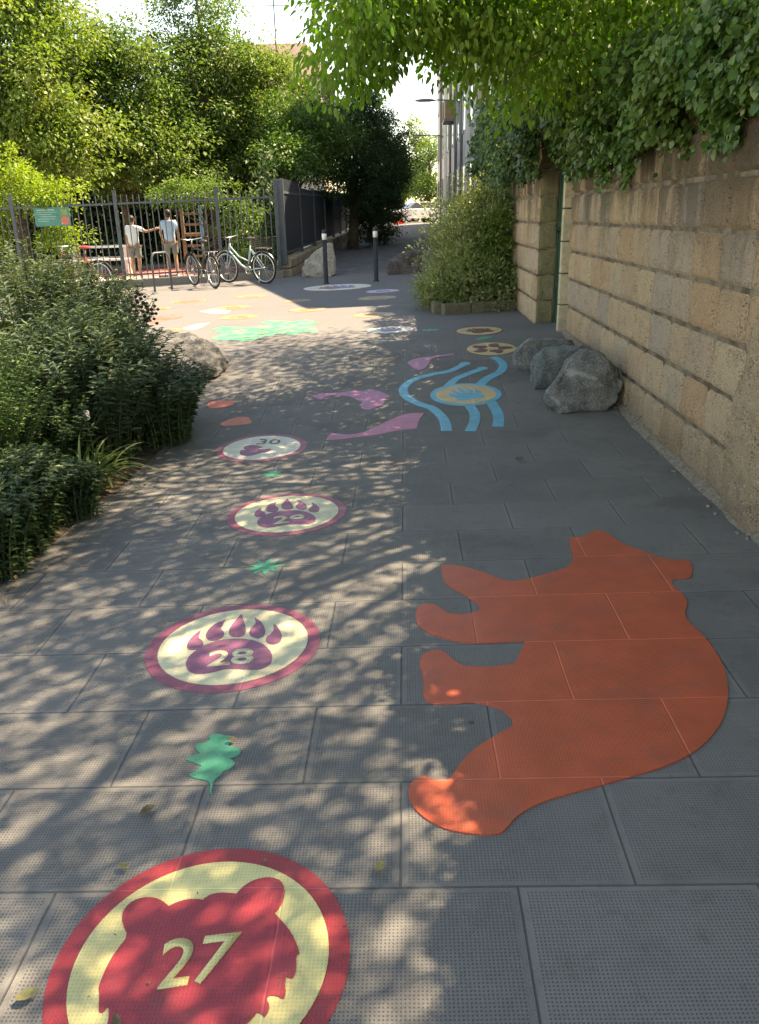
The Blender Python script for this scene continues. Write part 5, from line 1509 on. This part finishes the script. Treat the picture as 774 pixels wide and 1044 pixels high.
# ivy hanging over the walls
def ivy(label, x0, ya, yb, low, top, n, lm, seed, leaf=.075, bulge=.34, back=.9, name='ivy'):
    rng = np.random.default_rng(seed)
    ym = (ya + yb) / 2; ox = x0 + .039 * ym
    org = np.array([ox, ym, 0.0])
    root = thing(name, (ox, ym, 2.2), label, 'climbing plant')
    y = rng.uniform(ya, yb, n)
    lo = np.interp(y, [p[0] for p in low], [p[1] for p in low]) + .07 * np.sin(y * 9.0) + .05 * np.sin(y * 23 + 1)
    tp = np.interp(y, [p[0] for p in top], [p[1] for p in top]) + .10 * np.sin(y * 4.1) + .06 * np.sin(y * 11)
    t = rng.random(n) ** .85
    z = lo + (tp - lo) * t
    prof = bulge * np.sin(np.clip(t, 0, 1) * 2.6 + .35) * (.75 + .25 * np.sin(y * 3.3 + z * 4) + .18 * np.sin(y * 8.1 - z * 5))
    dep = np.where(z > 2.36, back, .12)
    u = prof - np.abs(rng.normal(size=n)) * .16 - (rng.random(n) ** 2) * dep * (rng.random(n) < .45)
    u = np.where((z < 2.42) & (u < .03), .03 + .05 * rng.random(n), u)
    P = np.stack([x0 + .039 * y - u, y, z], 1) - np.array([ox, ym, 2.2])
    A = unit(np.stack([-.45 + rng.normal(size=n) * .4, rng.normal(size=n) * .5 - .15, -.75 + rng.normal(size=n) * .35], 1))
    N = unit(np.stack([-.75 + rng.normal(size=n) * .4, -.2 + rng.normal(size=n) * .4, .65 + rng.normal(size=n) * .35], 1))
    L = leaf * (.5 + .8 * rng.random(n))
    hole = np.array([noise.noise(Vector((a * 2.6, c * 3.4, seed))) + .5 * noise.noise(Vector((a * 6.1, c * 7.0, seed + 3))) for a, c in zip(y, z)])
    keep = (hole > -.30) | (rng.random(n) < .22)
    P[:, 0] -= np.clip(hole, -.5, .5) * .16
    P, A, N, L = P[keep], A[keep], N[keep], L[keep]
    sprig = []
    for k in range(int((yb - ya) * 3.2)):
        yy = rng.uniform(ya, yb); l0 = np.interp(yy, [p[0] for p in low], [p[1] for p in low])
        ln = rng.uniform(.08, .30)
        for j in range(9):
            f = j / 8
            sprig.append((x0 + .039 * yy - .07 - .05 * f, yy + .08 * f * rng.normal() - .05 * f, l0 + .08 - ln * f))
    sp = np.array(sprig) - np.array([ox, ym, 2.2]); m = len(sp)
    P = np.concatenate([P, sp]); A = np.concatenate([A, unit(rng.normal(size=(m, 3)) * .6 + np.array([-.3, 0, -.6]))])
    N = np.concatenate([N, unit(rng.normal(size=(m, 3)) * .4 + np.array([-.8, -.2, .5]))]); L = np.concatenate([L, leaf * (.5 + .4 * rng.random(m))])
    obj_from_me('foliage', leaves_mesh('foliage', P, A, N, L, L * .88, fold=.12, curl=.12), lm, root)
    bm = bmesh.new()
    for k in range(int((yb - ya) * 2.2)):
        yy = rng.uniform(ya, yb); l0 = np.interp(yy, [p[0] for p in low], [p[1] for p in low])
        xx = x0 + .039 * yy
        tube(bm, [(xx + .25 - ox, yy - ym, .2), (xx - .05 - ox, yy + .1 - ym, .12), (xx - .06 - ox, yy + .2 * rng.normal() - ym, l0 - 2.2 + .1), (xx - .08 - ox, yy + .3 * rng.normal() - ym, l0 - 2.2 - .05)], [.012, .01, .006, .003], 5, cap=False)
    obj_from_bm('stem', bm, M_twig, root)
    return root


ivy('thick green ivy spilling over the near stone wall', X0, -1.0, 9.7,
    [(-1, 2.1), (4.1, 2.08), (4.5, 1.96), (5.2, 1.98), (5.86, 2.04), (6.4, 1.90), (7.15, 1.84), (8.0, 1.95), (9.0, 2.02), (9.7, 2.08)],
    [(-1, 2.60), (3.5, 2.62), (5, 2.64), (6.5, 2.76), (9, 3.2), (9.7, 3.2)], 40000, L_ivy, 51, .058)
ivy('darker ivy mass crowning the far wall beyond the green gate', XG, 9.3, 15.6,
    [(9.3, 2.02), (10, 2.02), (12, 2.0), (15.6, 1.9)], [(9.3, 3.0), (11, 3.3), (15.6, 3.5)], 24000, L_ivyd, 52, .058, .42, 1.2)

# left planting: several shrubs
SG = 'shrubs in the left bed'


def plant(name, label, x, y, *a, **k):
    return stems_plant(name, label, (x, y, gz(x, y) + .05), *a, **k)


plant('shrub', 'grey green shrub with pale leaf whorls on upright stems, middle of the left bed', -2.10, 5.70, .74, .78, 1.08, 180, 50, .085, .024, L_grey, M_greenstem, SG, seed=61, up=.6)
plant('shrub', 'tall grey green shrub behind the others, reaching up to the notice board', -2.95, 6.95, 1.1, .9, 1.42, 230, 50, .075, .021, L_grey, M_greenstem, SG, seed=62, up=.6)
plant('shrub', 'thin dark shrub with round seed heads standing against the bright plaza', -2.46, 7.1, .60, .58, 1.14, 110, 36, .058, .024, L_deep, M_twig, SG, seed=63, head=.4, headmat=M_head, up=.5)
plant('shrub', 'low spreading deep green shrub nearest the coral petals', -1.70, 6.15, .48, .72, .62, 130, 38, .06, .024, L_deep, M_greenstem, SG, seed=64, up=.3, start=.04)
plant('shrub', 'fine leaved fresh green shrub at the left edge of the photo', -2.55, 4.75, .72, .75, 1.02, 230, 80, .036, .015, L_fern, M_greenstem, SG, seed=65, up=.5, start=.06)
plant('shrub', 'bright lime shrub at the far left behind the fine leaved one', -3.75, 5.9, .8, .7, 1.22, 110, 50, .055, .022, L_lime, M_greenstem, SG, seed=66)
plant('shrub', 'dark low shrub in the bottom corner of the bed by the path edge', -1.93, 4.05, .30, .50, .50, 130, 44, .055, .024, L_deep, M_greenstem, SG, seed=67, up=.35, start=.05)
plant('shrub', 'dense dark green shrub filling the bed between the lime shrub and the path', -2.85, 5.5, .8, .7, .98, 140, 50, .055, .024, L_deep, M_greenstem, SG, seed=68)
plant('shrub', 'narrow upright grey green shrub close to the pale boulder', -2.45, 6.5, .55, .5, 1.08, 90, 48, .072, .02, L_grey, M_greenstem, SG, seed=69, up=.65)
plant('shrub', 'knee high dark shrub right behind the strap leaved clump', -2.15, 5.05, .42, .40, .62, 110, 44, .06, .024, L_deep, M_greenstem, SG, seed=73, up=.4, start=.05)

plant('shrub', 'small dark shrub touching the left frame edge at the front of the bed', -1.90, 3.66, .22, .40, .46, 110, 40, .05, .022, L_deep, M_greenstem, SG, seed=74, up=.35, start=.05)
plant('shrub', 'ankle high dark tuft spilling over the bed edge below the strap leaves', -1.83, 4.40, .24, .30, .32, 90, 34, .05, .02, L_deep, M_greenstem, SG, seed=75, up=.3, start=.05)

# low creeping ground cover between the shrubs
rng = np.random.default_rng(88)
P_ = []
while len(P_) < 15000:
    y = rng.uniform(-2.0, 10.0); x = bed_edge(y) - .06 - 4.8 * rng.random() ** 1.5
    if noise.noise(Vector((x * 1.1, y * 1.1, 5))) + .5 * noise.noise(Vector((x * 3, y * 3, 2))) < -.12: continue
    hh = .05 + .13 * rng.random() ** 1.5 * (.6 + .8 * (noise.noise(Vector((x * 2, y * 2, 9))) + .5))
    P_.append((x, y, gz(x, y) + .04 + max(.0, hh)))
P_ = np.array(P_); n_ = len(P_)
A_g = unit(rng.normal(size=(n_, 3)) * np.array([1, 1, .35]) + np.array([0, 0, .15])); N_g = unit(rng.normal(size=(n_, 3)) * .35 + np.array([0, 0, 1.]))
L_g = .05 * (.6 + .7 * rng.random(n_))
tag(obj_from_me('ground_cover', leaves_mesh('ground_cover', P_, A_g, N_g, L_g, L_g * .6), L_deep), kind='stuff')

# strap leaved clump
x, y = -1.84, 4.80
t = thing('grass_clump', (x, y, gz(x, y) + .03), 'clump of long arching strap leaves at the edge of the left bed', 'plant')
rng = np.random.default_rng(90)
bm = bmesh.new()
for i in range(95):
    a = rng.random() * 2 * math.pi; ln = rng.uniform(.3, .56); sp = rng.uniform(.35, .95) * ln
    d = Vector((math.cos(a), math.sin(a), 0)); sd = Vector((-d.y, d.x, 0))
    b = Vector((rng.normal() * .05, rng.normal() * .05, 0)); prev = None
    for k in range(8):
        f = k / 7
        p = b + d * sp * f ** 1.3 + Vector((0, 0, ln * (1.15 * f - 1.05 * f * f * (sp / ln))))
        p.z = max(p.z, .01)
        wd = .0095 * (1 - f ** 2.5) + .0008
        cur = (bm.verts.new(p - sd * wd), bm.verts.new(p + Vector((0, 0, -.003))), bm.verts.new(p + sd * wd))
        if prev:
            bm.faces.new((prev[0], prev[1], cur[1], cur[0])); bm.faces.new((prev[1], prev[2], cur[2], cur[1]))
        prev = cur
obj_from_bm('foliage', bm, L_strap, t, True)
# pale flower spike among the shrubs
x, y = -1.86, 5.05
t = thing('flowering_plant', (x, y, gz(x, y) + .03), 'single creamy white flower head over the strap leaves', 'flower')
bm = bmesh.new(); tube(bm, [(0, 0, 0), (.01, -.02, .22), (0, -.03, .44)], [.005, .004, .003], 6); obj_from_bm('stem', bm, M_greenstem, t)
bm = bmesh.new()
for k in range(26):
    d = Vector((rng.normal(), rng.normal(), rng.normal())).normalized()
    ball(bm, Vector((0, -.03, .455)) + Vector((d.x * .022, d.y * .022, d.z * .032)), (.008, .008, .008), 1)
obj_from_bm('flower_head', bm, M_petal, t, True)

# round bush in its planter
BX, BY = 1.50, 12.05
T('round_bush', 'rounded grey green bush filling the planter at the end of the wall', BX, BY, .9, .05,
  [(BX, BY, 1.15, .74, .80, .76), (BX - .12, BY - .42, .62, .80, .74, .46), (BX + .25, BY, 1.5, .55, .55, .45)], 620, 56, .16, .060, L_bush, 72, cat='bush', ratio=.40, droop=-.6, shell=.62, limbs=60, stray=.03, lumpy=.2)
k0, k1 = Vector((.90, 10.86)), Vector((2.02, 11.12))
pk = thing('planter_kerb', (k0.x, k0.y, gz(k0.x, k0.y)), 'low weathered stone kerb in front of the round bush', 'kerb')
bm = bmesh.new()
dv = (k1 - k0).normalized()
for i in range(3):
    m = k0.lerp(k1, (i + .5) / 3)
    box(bm, (m.x, m.y, gz(m.x, m.y) + .02), ((k1 - k0).length / 3 - .004, .15, .24), math.atan2(dv.y, dv.x), .015)
for i in range(4):
    m = Vector((.86 - .02 * i, 11.25 + .62 * i)); box(bm, (m.x, m.y, gz(m.x, m.y) + .02), (.15, .60, .24), 0, .015)
local(obj_from_bm('kerb_stone', bm, pmat('kerb_weathered', (0.20, 0.17, 0.13), .95, .35, 9, .02, 50, c2=(0.12, 0.115, 0.075)), ), pk)
bm = bmesh.new()
vs = [bm.verts.new((x_, y_, gz(x_, y_) + .12)) for x_, y_ in ((.85, 10.9), (2.05, 11.15), (2.25, 13.8), (.75, 13.7))]
bm.faces.new(vs); tag(obj_from_bm('planter_soil', bm, M_soil), kind='structure')

# ---------------------------------------------------------------- buildings
M_stucco = pmat('stucco_tan', (0.42, 0.34, 0.25), .9, .12, 1.2, .01, 50)
M_grey = pmat('render_grey', (0.55, 0.53, 0.53), .9, .12, .8, .01, 40, c2=(0.60, 0.57, 0.54))
M_shut = pmat('shutter_grey', (0.22, 0.25, 0.29), .7, .12, 3)
M_glass = pmat('window_glass', (0.03, 0.04, 0.05), .12, .1, 2, spec=.6)
M_pipe = pmat('drain_pipe', (0.14, 0.13, 0.13), .5, .1, 4)
M_cream = pmat('render_cream', (0.55, 0.49, 0.40), .9, .1, 1)
M_tile = pmat('roof_tile_brown', (0.17, 0.115, 0.095), .85, .3, 9, .03, 60)
M_awn = pmat('awning_brown', (0.24, 0.16, 0.09), .85, .2, 5)
M_white = pmat('trim_white', (0.62, 0.61, 0.59), .7, .08, 3)


def prism(bm, corners, z0, z1):
    lo = [bm.verts.new((x, y, z0(y) if callable(z0) else z0)) for x, y in corners]; hi = [bm.verts.new((x, y, z1(y) if callable(z1) else z1)) for x, y in corners]
    n = len(corners)
    for i in range(n): bm.faces.new((lo[i], lo[(i + 1) % n], hi[(i + 1) % n], hi[i]))
    bm.faces.new(hi); bm.faces.new(list(reversed(lo)))
    bmesh.ops.recalc_face_normals(bm, faces=bm.faces[:])


# out-building just past the ivy
ob = thing('outbuilding', (3.2, 16, gz(3, 16)), 'tan rendered outbuilding rising behind the dark ivy', 'building')
OXs = lambda y: 2.19 + .039 * y
bm = bmesh.new(); prism(bm, [(OXs(14.35), 14.35), (OXs(26.5), 26.5), (9, 26.5), (9, 14.35)], -.2, lambda y: 5.95 + .43 * (y - 14.35)); local(obj_from_bm('wall', bm, M_stucco), ob)
bm = bmesh.new(); prism(bm, [(OXs(14.35) - .06, 14.3), (OXs(26.5) - .06, 26.6), (9.2, 26.6), (9.2, 14.3)], lambda y: 5.95 + .43 * (y - 14.35), lambda y: 6.09 + .43 * (y - 14.35)); local(obj_from_bm('roof', bm, M_tile), ob)
for y in (18, 21.5, 24.6):
    bm = bmesh.new(); box(bm, (OXs(y) - .02, y, 3.9), (.10, 1.0, 1.3), -.039, .01); wn = local(obj_from_bm('window', bm, M_white), ob)
    bm = bmesh.new(); box(bm, (OXs(y) - .08, y, 3.9), (.02, .84, 1.14), -.039); o = local(obj_from_bm('pane', bm, M_glass), ob)
    o.parent = wn; o.matrix_parent_inverse = wn.matrix_world.inverted() @ Matrix.Identity(4)
    o.matrix_parent_inverse = Matrix.Translation(ob.location).inverted() @ Matrix.Translation(ob.location)

tb_ = thing('tall_townhouse', (4, 27, gz(4, 27)), 'tall grey rendered townhouse with drainpipes along the right of the alley', 'building')
FX = lambda y: 2.32 + .039 * y
bm = bmesh.new(); prism(bm, [(FX(27), 27), (FX(62), 62), (16, 62), (16, 27)], -.2, 12.6); local(obj_from_bm('wall', bm, M_grey), tb_)
bm = bmesh.new(); prism(bm, [(FX(27) - .35, 26.8), (FX(62) - .35, 62.2), (16.2, 62.2), (16.2, 26.8)], 12.6, 12.85); local(obj_from_bm('cornice', bm, M_white), tb_)
for i, y in enumerate((29.2, 32.6, 36.2, 40.4, 45.2, 50.6, 57)):
    for z in (1.9, 4.7, 7.5, 10.2):
        bm = bmesh.new(); box(bm, (FX(y) - .03, y, z + gz(4, y)), (.12, 1.05, 1.75), -.039); wn = local(obj_from_bm('window', bm, M_white), tb_)
        bm = bmesh.new(); box(bm, (FX(y) - .10, y, z + gz(4, y)), (.03, .86, 1.56), -.039); o = local(obj_from_bm('pane', bm, M_glass), tb_)
        o.parent = wn; o.matrix_parent_inverse = Matrix.Identity(4)
        for q in (-1, 1):
            bm = bmesh.new(); box(bm, (FX(y) - .07, y + q * .82, z + gz(4, y)), (.06, .52, 1.7), -.039); local(obj_from_bm('shutter', bm, M_shut), tb_)
for y in (27.3, 34.4, 38.2, 42.8, 54):
    bm = bmesh.new(); tube(bm, [(FX(y) - .10, y, .2), (FX(y) - .10, y, 12.6)], .065, 8); local(obj_from_bm('drain_pipe', bm, M_pipe), tb_)
for y in (27.0, 30.9, 47.8):
    bm = bmesh.new(); box(bm, (FX(y) - .08, y + .25, 6.3), (.16, .5, 12.6), -.039); local(obj_from_bm('pilaster', bm, M_white), tb_)
# balcony box with a sloping cover
bm = bmesh.new()
y = 40.4
box(bm, (FX(y) - .28, y, 5.5), (.56, 1.7, .10), -.039)
local(obj_from_bm('balcony_floor', bm, M_pipe), tb_)
bm = bmesh.new(); box(bm, (FX(y) - .56, y, 5.9), (.04, 1.7, .7), -.039); box(bm, (FX(y) - .28, y - .83, 5.9), (.52, .04, .7), -.039); local(obj_from_bm('balcony_front', bm, M_awn), tb_)
bm = bmesh.new()
vs = [bm.verts.new(p) for p in ((FX(y) - .75, y - 1.0, 6.75), (FX(y) - .75, y + 1.0, 6.75), (FX(y) - .02, y + 1.0, 7.3), (FX(y) - .02, y - 1.0, 7.3))]
r_ = bmesh.ops.extrude_face_region(bm, geom=[bm.faces.new(vs)])
bmesh.ops.translate(bm, vec=(0, 0, .05), verts=[v for v in r_['geom'] if isinstance(v, bmesh.types.BMVert)])
bmesh.ops.recalc_face_normals(bm, faces=bm.faces[:])
local(obj_from_bm('awning', bm, M_awn), tb_)

# tiled house behind the trees
hs = thing('tiled_house', (-6, 48, gz(-6, 48)), 'house with a brown tiled roof and mast showing above the trees', 'house')
bm = bmesh.new(); prism(bm, [(-9.5, 46), (-2.5, 46), (-2.5, 55), (-9.5, 55)], 0, 8.3); local(obj_from_bm('wall', bm, M_cream), hs)
bm = bmesh.new()
a = [(-10, 45.5, 8.3), (-2.0, 45.5, 8.3), (-2.0, 55.5, 8.3), (-10, 55.5, 8.3)]; b = [(-7.5, 50, 10.5), (-3.4, 50, 10.5)]
A_ = [bm.verts.new(p) for p in a]; B_ = [bm.verts.new(p) for p in b]
for f in ((A_[0], A_[1], B_[1], B_[0]), (A_[2], A_[3], B_[0], B_[1]), (A_[1], A_[2], B_[1]), (A_[3], A_[0], B_[0]), (A_[3], A_[2], A_[1], A_[0])): bm.faces.new(f)
local(obj_from_bm('roof', bm, M_tile), hs)
bm = bmesh.new(); tube(bm, [(-4.9, 48.6, 9.8), (-4.9, 48.6, 13.2)], .035, 6)
for q, w2_ in ((12.9, .5), (12.5, .65), (12.0, .8)): tube(bm, [(-4.9 - w2_, 48.6, q), (-4.9 + w2_, 48.6, q)], .02, 5)
local(obj_from_bm('antenna', bm, M_iron), hs)
for xx in (-8, -5.6, -3.6):
    bm = bmesh.new(); box(bm, (xx, 45.99, 7.2), (1.0, .10, 1.4)); local(obj_from_bm('window', bm, M_shut), hs)
# street trees at the end of the alley
T('street_tree', 'sunlit street tree at the end of the alley, nearest the grey townhouse', 4.9, 72, 7.5, .16,
  [(4.9, 72, 5.2, 1.7, 1.6, 2.2), (5.4, 72, 3.2, 1.6, 1.4, 1.2), (4.2, 72, 3.6, 1.1, 1.2, 1.0)], 150, 60, .5, .2, L_mid, 31, group='street trees')
T('street_tree', 'paler street tree at the end of the alley, behind the parked cars', 2.8, 80, 7.0, .16,
  [(3.0, 80, 4.6, 1.5, 1.6, 1.8), (4.6, 80.4, 6.6, 1.5, 1.2, 2.2), (4.0, 80, 8.6, .9, .9, 1.2), (2.4, 80, 3.2, 1.2, 1.2, 1.0)], 240, 60, .5, .2, L_sun, 32, group='street trees')

# ---------------------------------------------------------------- street lamps
for i, (y, lab) in enumerate(((35, 'grey street lamp arm on the townhouse wall, the nearer and larger of two'), (50, 'grey street lamp arm on the townhouse wall, further up the alley'))):
    xw = FX(y); t = thing('street_lamp', (xw, y, 5.7), lab, 'street lamp', 'street lamps on the townhouse')
    bm = bmesh.new(); tube(bm, [(0, 0, -.25), (0, 0, .25)], .05, 8); obj_from_bm('wall_bracket', bm, M_pipe, t)
    bm = bmesh.new(); tube(bm, [(0, 0, -.1), (-.25, 0, .02), (-.9, 0, .06), (-1.2, 0, .06)], [.035, .03, .028, .028], 8); obj_from_bm('arm', bm, M_pipe, t, True)
    bm = bmesh.new(); vs = ball(bm, (-1.5, 0, .05), (.42, .13, .07), 3)
    for v in vs: v.co.z = max(v.co.z, .02)
    hd_ = obj_from_bm('lamp_head', bm, M_pipe, t, True)
    bm = bmesh.new(); box(bm, (-1.52, 0, .012), (.5, .16, .015)); obj_from_bm('lens', bm, M_white, hd_)

# ---------------------------------------------------------------- cars and cones in the street
M_carw = pmat('car_white', (0.72, 0.72, 0.71), .3, .03, 2)
M_cars = pmat('car_silver', (0.42, 0.44, 0.46), .3, .05, 2, metallic=.5)
M_lens = pmat('lens_clear', (0.6, 0.6, 0.58), .2, .05, 5)
M_tail = pmat('lens_red', (0.4, 0.02, 0.02), .25, .05, 5)
M_cone = pmat('cone_orange', (0.62, 0.07, 0.03), .6, .08, 8)


def car(label, x, y, rz, paint_):
    t = thing('parked_car', (x, y, gz(x, y) + PAVE), label, 'car', 'cars in the street at the end of the alley', rz)
    prof_ = [(-2.05, .35), (-2.1, .75), (-1.95, .98), (-1.2, 1.05), (.75, 1.02), (1.7, .92), (2.02, .72), (2.05, .35)]
    bm = bmesh.new()
    secs = []
    for yy, sc in ((-.84, .94), (-.78, 1), (.78, 1), (.84, .94)):
        secs.append([bm.verts.new((px * (1 if abs(yy) < .8 else .985), yy, .35 + (pz - .35) * sc)) for px, pz in prof_])
    for a, b in zip(secs, secs[1:]):
        for k in range(len(prof_)): bm.faces.new((a[k], a[(k + 1) % len(prof_)], b[(k + 1) % len(prof_)], b[k]))
    bm.faces.new(secs[0]); bm.faces.new(list(reversed(secs[-1])))
    bmesh.ops.recalc_face_normals(bm, faces=bm.faces[:])
    obj_from_bm('body', bm, paint_, t)
    bm = bmesh.new()
    cab = [(-1.75, 1.02), (-1.25, 1.46), (.05, 1.48), (.85, 1.0)]
    L_ = [bm.verts.new((px, -.74 + .14 * (pz > 1.2), pz)) for px, pz in cab]; R_ = [bm.verts.new((px, .74 - .14 * (pz > 1.2), pz)) for px, pz in cab]
    for k in range(4): bm.faces.new((L_[k], L_[(k + 1) % 4], R_[(k + 1) % 4], R_[k]))
    bm.faces.new(L_); bm.faces.new(list(reversed(R_))); bmesh.ops.recalc_face_normals(bm, faces=bm.faces[:])
    obj_from_bm('window', bm, M_glass, t)
    bm = bmesh.new(); box(bm, (-.6, 0, 1.485), (1.32, 1.16, .035), 0, .01); obj_from_bm('roof', bm, paint_, t)
    for px in (-1.3, 1.28):
        for q in (-1, 1):
            bm = bmesh.new(); tube(bm, [(px, q * .70, .32), (px, q * .86, .32)], .32, 20); wh = obj_from_bm('wheel', bm, M_tyre, t, True)
            bm = bmesh.new(); tube(bm, [(px, q * .85, .32), (px, q * .872, .32)], .2, 14); obj_from_bm('rim', bm, M_steel, wh)
    for q in (-1, 1):
        bm = bmesh.new(); ball(bm, (1.93, q * .6, .74), (.10, .18, .09), 2); obj_from_bm('headlight', bm, M_lens, t, True)
        bm = bmesh.new(); box(bm, (-2.05, q * .66, .84), (.06, .22, .16), 0, .01); obj_from_bm('tail_light', bm, M_tail, t)
        bm = bmesh.new(); box(bm, (.62, q * .90, 1.03), (.14, .16, .11), 0, .02); obj_from_bm('mirror', bm, paint_, t)


car('white car crossing the end of the alley, nearest', 3.2, 66.0, R(200), M_carw)
car('white hatchback parked behind the nearest white car', 4.4, 71.0, R(175), M_carw)
car('silver car furthest back in the street', 2.5, 76.0, R(185), M_cars)
for x, y, lab in ((1.75, 63.0, 'orange traffic cone left of the other at the street'), (2.15, 63.6, 'orange traffic cone nearer the cars')):
    t = thing('traffic_cone', (x, y, gz(x, y) + PAVE), lab, 'traffic cone', 'traffic cones')
    bm = bmesh.new(); box(bm, (0, 0, .03), (.42, .42, .06), 0, .01); obj_from_bm('base', bm, M_cone, t)
    bm = bmesh.new(); tube(bm, [(0, 0, .05), (0, 0, .8)], [.17, .035], 16); obj_from_bm('cone', bm, M_cone, t, True)
    bm = bmesh.new(); tube(bm, [(0, 0, .38), (0, 0, .56)], [.116, .083], 16, cap=False); obj_from_bm('band', bm, M_whiteband, t, True)

# ---------------------------------------------------------------- fallen leaves
M_dry = pmat('leaf_dry', (0.15, 0.11, 0.06), .8, .3, 60)
M_yel = pmat('leaf_yellowed', (0.17, 0.165, 0.07), .7, .3, 60)
for x, y, s, a, m_, lab in ((-.805, 1.29, .03, .4, M_yel, 'curled yellow green leaf on the left rim of the disc numbered 27'),
                            (-.585, 1.22, .022, 2.0, M_dry, 'dry brown scrap of leaf on the red bear face'),
                            (-.02, 1.62, .026, 1.1, M_yel, 'yellowish leaf lying right of the disc numbered 27'),
                            (-.70, 1.66, .022, 2.6, M_yel, 'tiny pale leaf above the disc numbered 27'),
                            (-.69, 1.87, .03, .8, M_dry, 'dry twig like leaf left of the green lobed leaf'),
                            (-.50, 2.19, .02, .1, M_dry, 'dark leaf crumb under the disc numbered 28'),
                            (-1.35, 4.62, .035, .3, M_dry, 'dark dead leaf near the strap leaves at the bed edge'),
                            (.95, 5.15, .04, .2, M_dry, 'dry leaf on the paving below the blue waves')):
    bm = bmesh.new()
    d = Vector((math.cos(a), math.sin(a), 0)); sd = Vector((-d.y, d.x, 0)); rows_ = []
    for k in range(6):
        f = k / 5; wd = s * .42 * math.sin(math.pi * (.06 + .9 * f)) + .0005
        p = d * s * (f - .5) * 1.6 + Vector((0, 0, .003 + s * .28 * abs(f - .4)))
        rows_.append((bm.verts.new(p + sd * wd + Vector((0, 0, wd * .8))), bm.verts.new(p), bm.verts.new(p - sd * wd + Vector((0, 0, wd * .5)))))
    for p, q in zip(rows_, rows_[1:]):
        for k in range(2): bm.faces.new((p[k], p[k + 1], q[k + 1], q[k]))
    o = obj_from_bm('fallen_leaf', bm, m_, None, True)
    o.location = (x, y, gz(x, y) + PAVE + .009)
    tag(o, lab, 'leaf', 'fallen leaves on the path')
# dark leaf crumbs and grit scattered over the paving
bm = bmesh.new()
rng = np.random.default_rng(101)
for i in range(520):
    y = 1.0 + 9 * rng.random() ** 1.4; x = rng.uniform(-1.9, 1.75)
    if x < bed_edge(y): continue
    s = rng.uniform(.002, .0075); a = rng.random() * 6.3
    d = Vector((math.cos(a), math.sin(a), rng.normal() * .25)) * s; sd = Vector((-d.y, d.x, rng.normal() * s * .3)) * rng.uniform(.25, .7)
    c = Vector((x, y, gz(x, y) + PAVE + .012))
    bm.faces.new([bm.verts.new(c - d), bm.verts.new(c + sd), bm.verts.new(c + d), bm.verts.new(c - sd)])
tag(obj_from_bm('leaf_crumbs', bm, M_dry), kind='stuff')
# crumbs of leaf litter along the bed edge
bm = bmesh.new()
rng = np.random.default_rng(99)
for i in range(420):
    y = rng.uniform(1.5, 9.0); x = bed_edge(y) + rng.normal() * .12 - .04
    s = rng.uniform(.006, .022); a = rng.random() * 6.3
    d = Vector((math.cos(a), math.sin(a), rng.normal() * .3)) * s; sd = Vector((-d.y, d.x, rng.normal() * s * .4)) * .5
    c = Vector((x, y, gz(x, y) + PAVE + .012 + (.05 if x < bed_edge(y) - .08 else 0)))
    bm.faces.new([bm.verts.new(c - d), bm.verts.new(c + sd), bm.verts.new(c + d), bm.verts.new(c - sd)])
tag(obj_from_bm('leaf_litter', bm, M_dry), kind='stuff')

# ---------------------------------------------------------------- sky, sun, camera
wd = bpy.data.worlds.new('World'); SC.world = wd; wd.use_nodes = True
nt = wd.node_tree; nt.nodes.clear()
sk = nt.nodes.new('ShaderNodeTexSky'); sk.sky_type = 'NISHITA'; sk.sun_disc = False
sk.sun_elevation = SUN_EL; sk.sun_rotation = SUN_AZ; sk.altitude = 1200; sk.air_density = 1.0; sk.dust_density = .15; sk.ozone_density = 1.6
bg = nt.nodes.new('ShaderNodeBackground'); bg.inputs[1].default_value = SKY
ow = nt.nodes.new('ShaderNodeOutputWorld')
nt.links.new(sk.outputs[0], bg.inputs[0]); nt.links.new(bg.outputs[0], ow.inputs[0])
ld = bpy.data.lights.new('sun', 'SUN'); ld.energy = SUN; ld.angle = R(.53); ld.color = (1.0, .985, .965)
lo = bpy.data.objects.new('sun', ld); COL.objects.link(lo)
s_ = Vector((math.sin(SUN_AZ) * math.cos(SUN_EL), math.cos(SUN_AZ) * math.cos(SUN_EL), math.sin(SUN_EL)))
lo.rotation_euler = (-s_).to_track_quat('-Z', 'Y').to_euler(); lo.location = s_ * 60

cd = bpy.data.cameras.new('camera'); cam = bpy.data.objects.new('camera', cd); COL.objects.link(cam); SC.camera = cam
cd.sensor_fit = 'VERTICAL'; cd.sensor_height = 24; cd.lens = 24 * 815 / 1044; cd.clip_start = .05; cd.clip_end = 4000
P_, R_ = R(20.4), R(-1.4)
ri, up, fo = Vector((1, 0, 0)), Vector((0, math.sin(P_), math.cos(P_))), Vector((0, math.cos(P_), -math.sin(P_)))
c_, sn = math.cos(R_), math.sin(R_)
X_ = ri * c_ + up * sn; Y_ = -ri * sn + up * c_
m4 = Matrix(((X_.x, Y_.x, -fo.x, 0), (X_.y, Y_.y, -fo.y, 0), (X_.z, Y_.z, -fo.z, 1.6), (0, 0, 0, 1)))
cam.matrix_world = m4

vs_ = SC.view_settings
vs_.view_transform = 'Standard'; vs_.look = 'None'; vs_.gamma = 1; vs_.use_curve_mapping = False; vs_.exposure = EXPO
vs_.use_white_balance = True; vs_.white_balance_temperature = WBT; vs_.white_balance_tint = 14
SC.display_settings.display_device = 'sRGB'
SC.render.engine = 'CYCLES'
SC.cycles.max_bounces = 8; SC.cycles.diffuse_bounces = 4; SC.cycles.glossy_bounces = 2; SC.cycles.transmission_bounces = 3; SC.cycles.transparent_max_bounces = 4
SC.cycles.use_denoising = True
SC.cycles.sample_clamp_indirect = 6
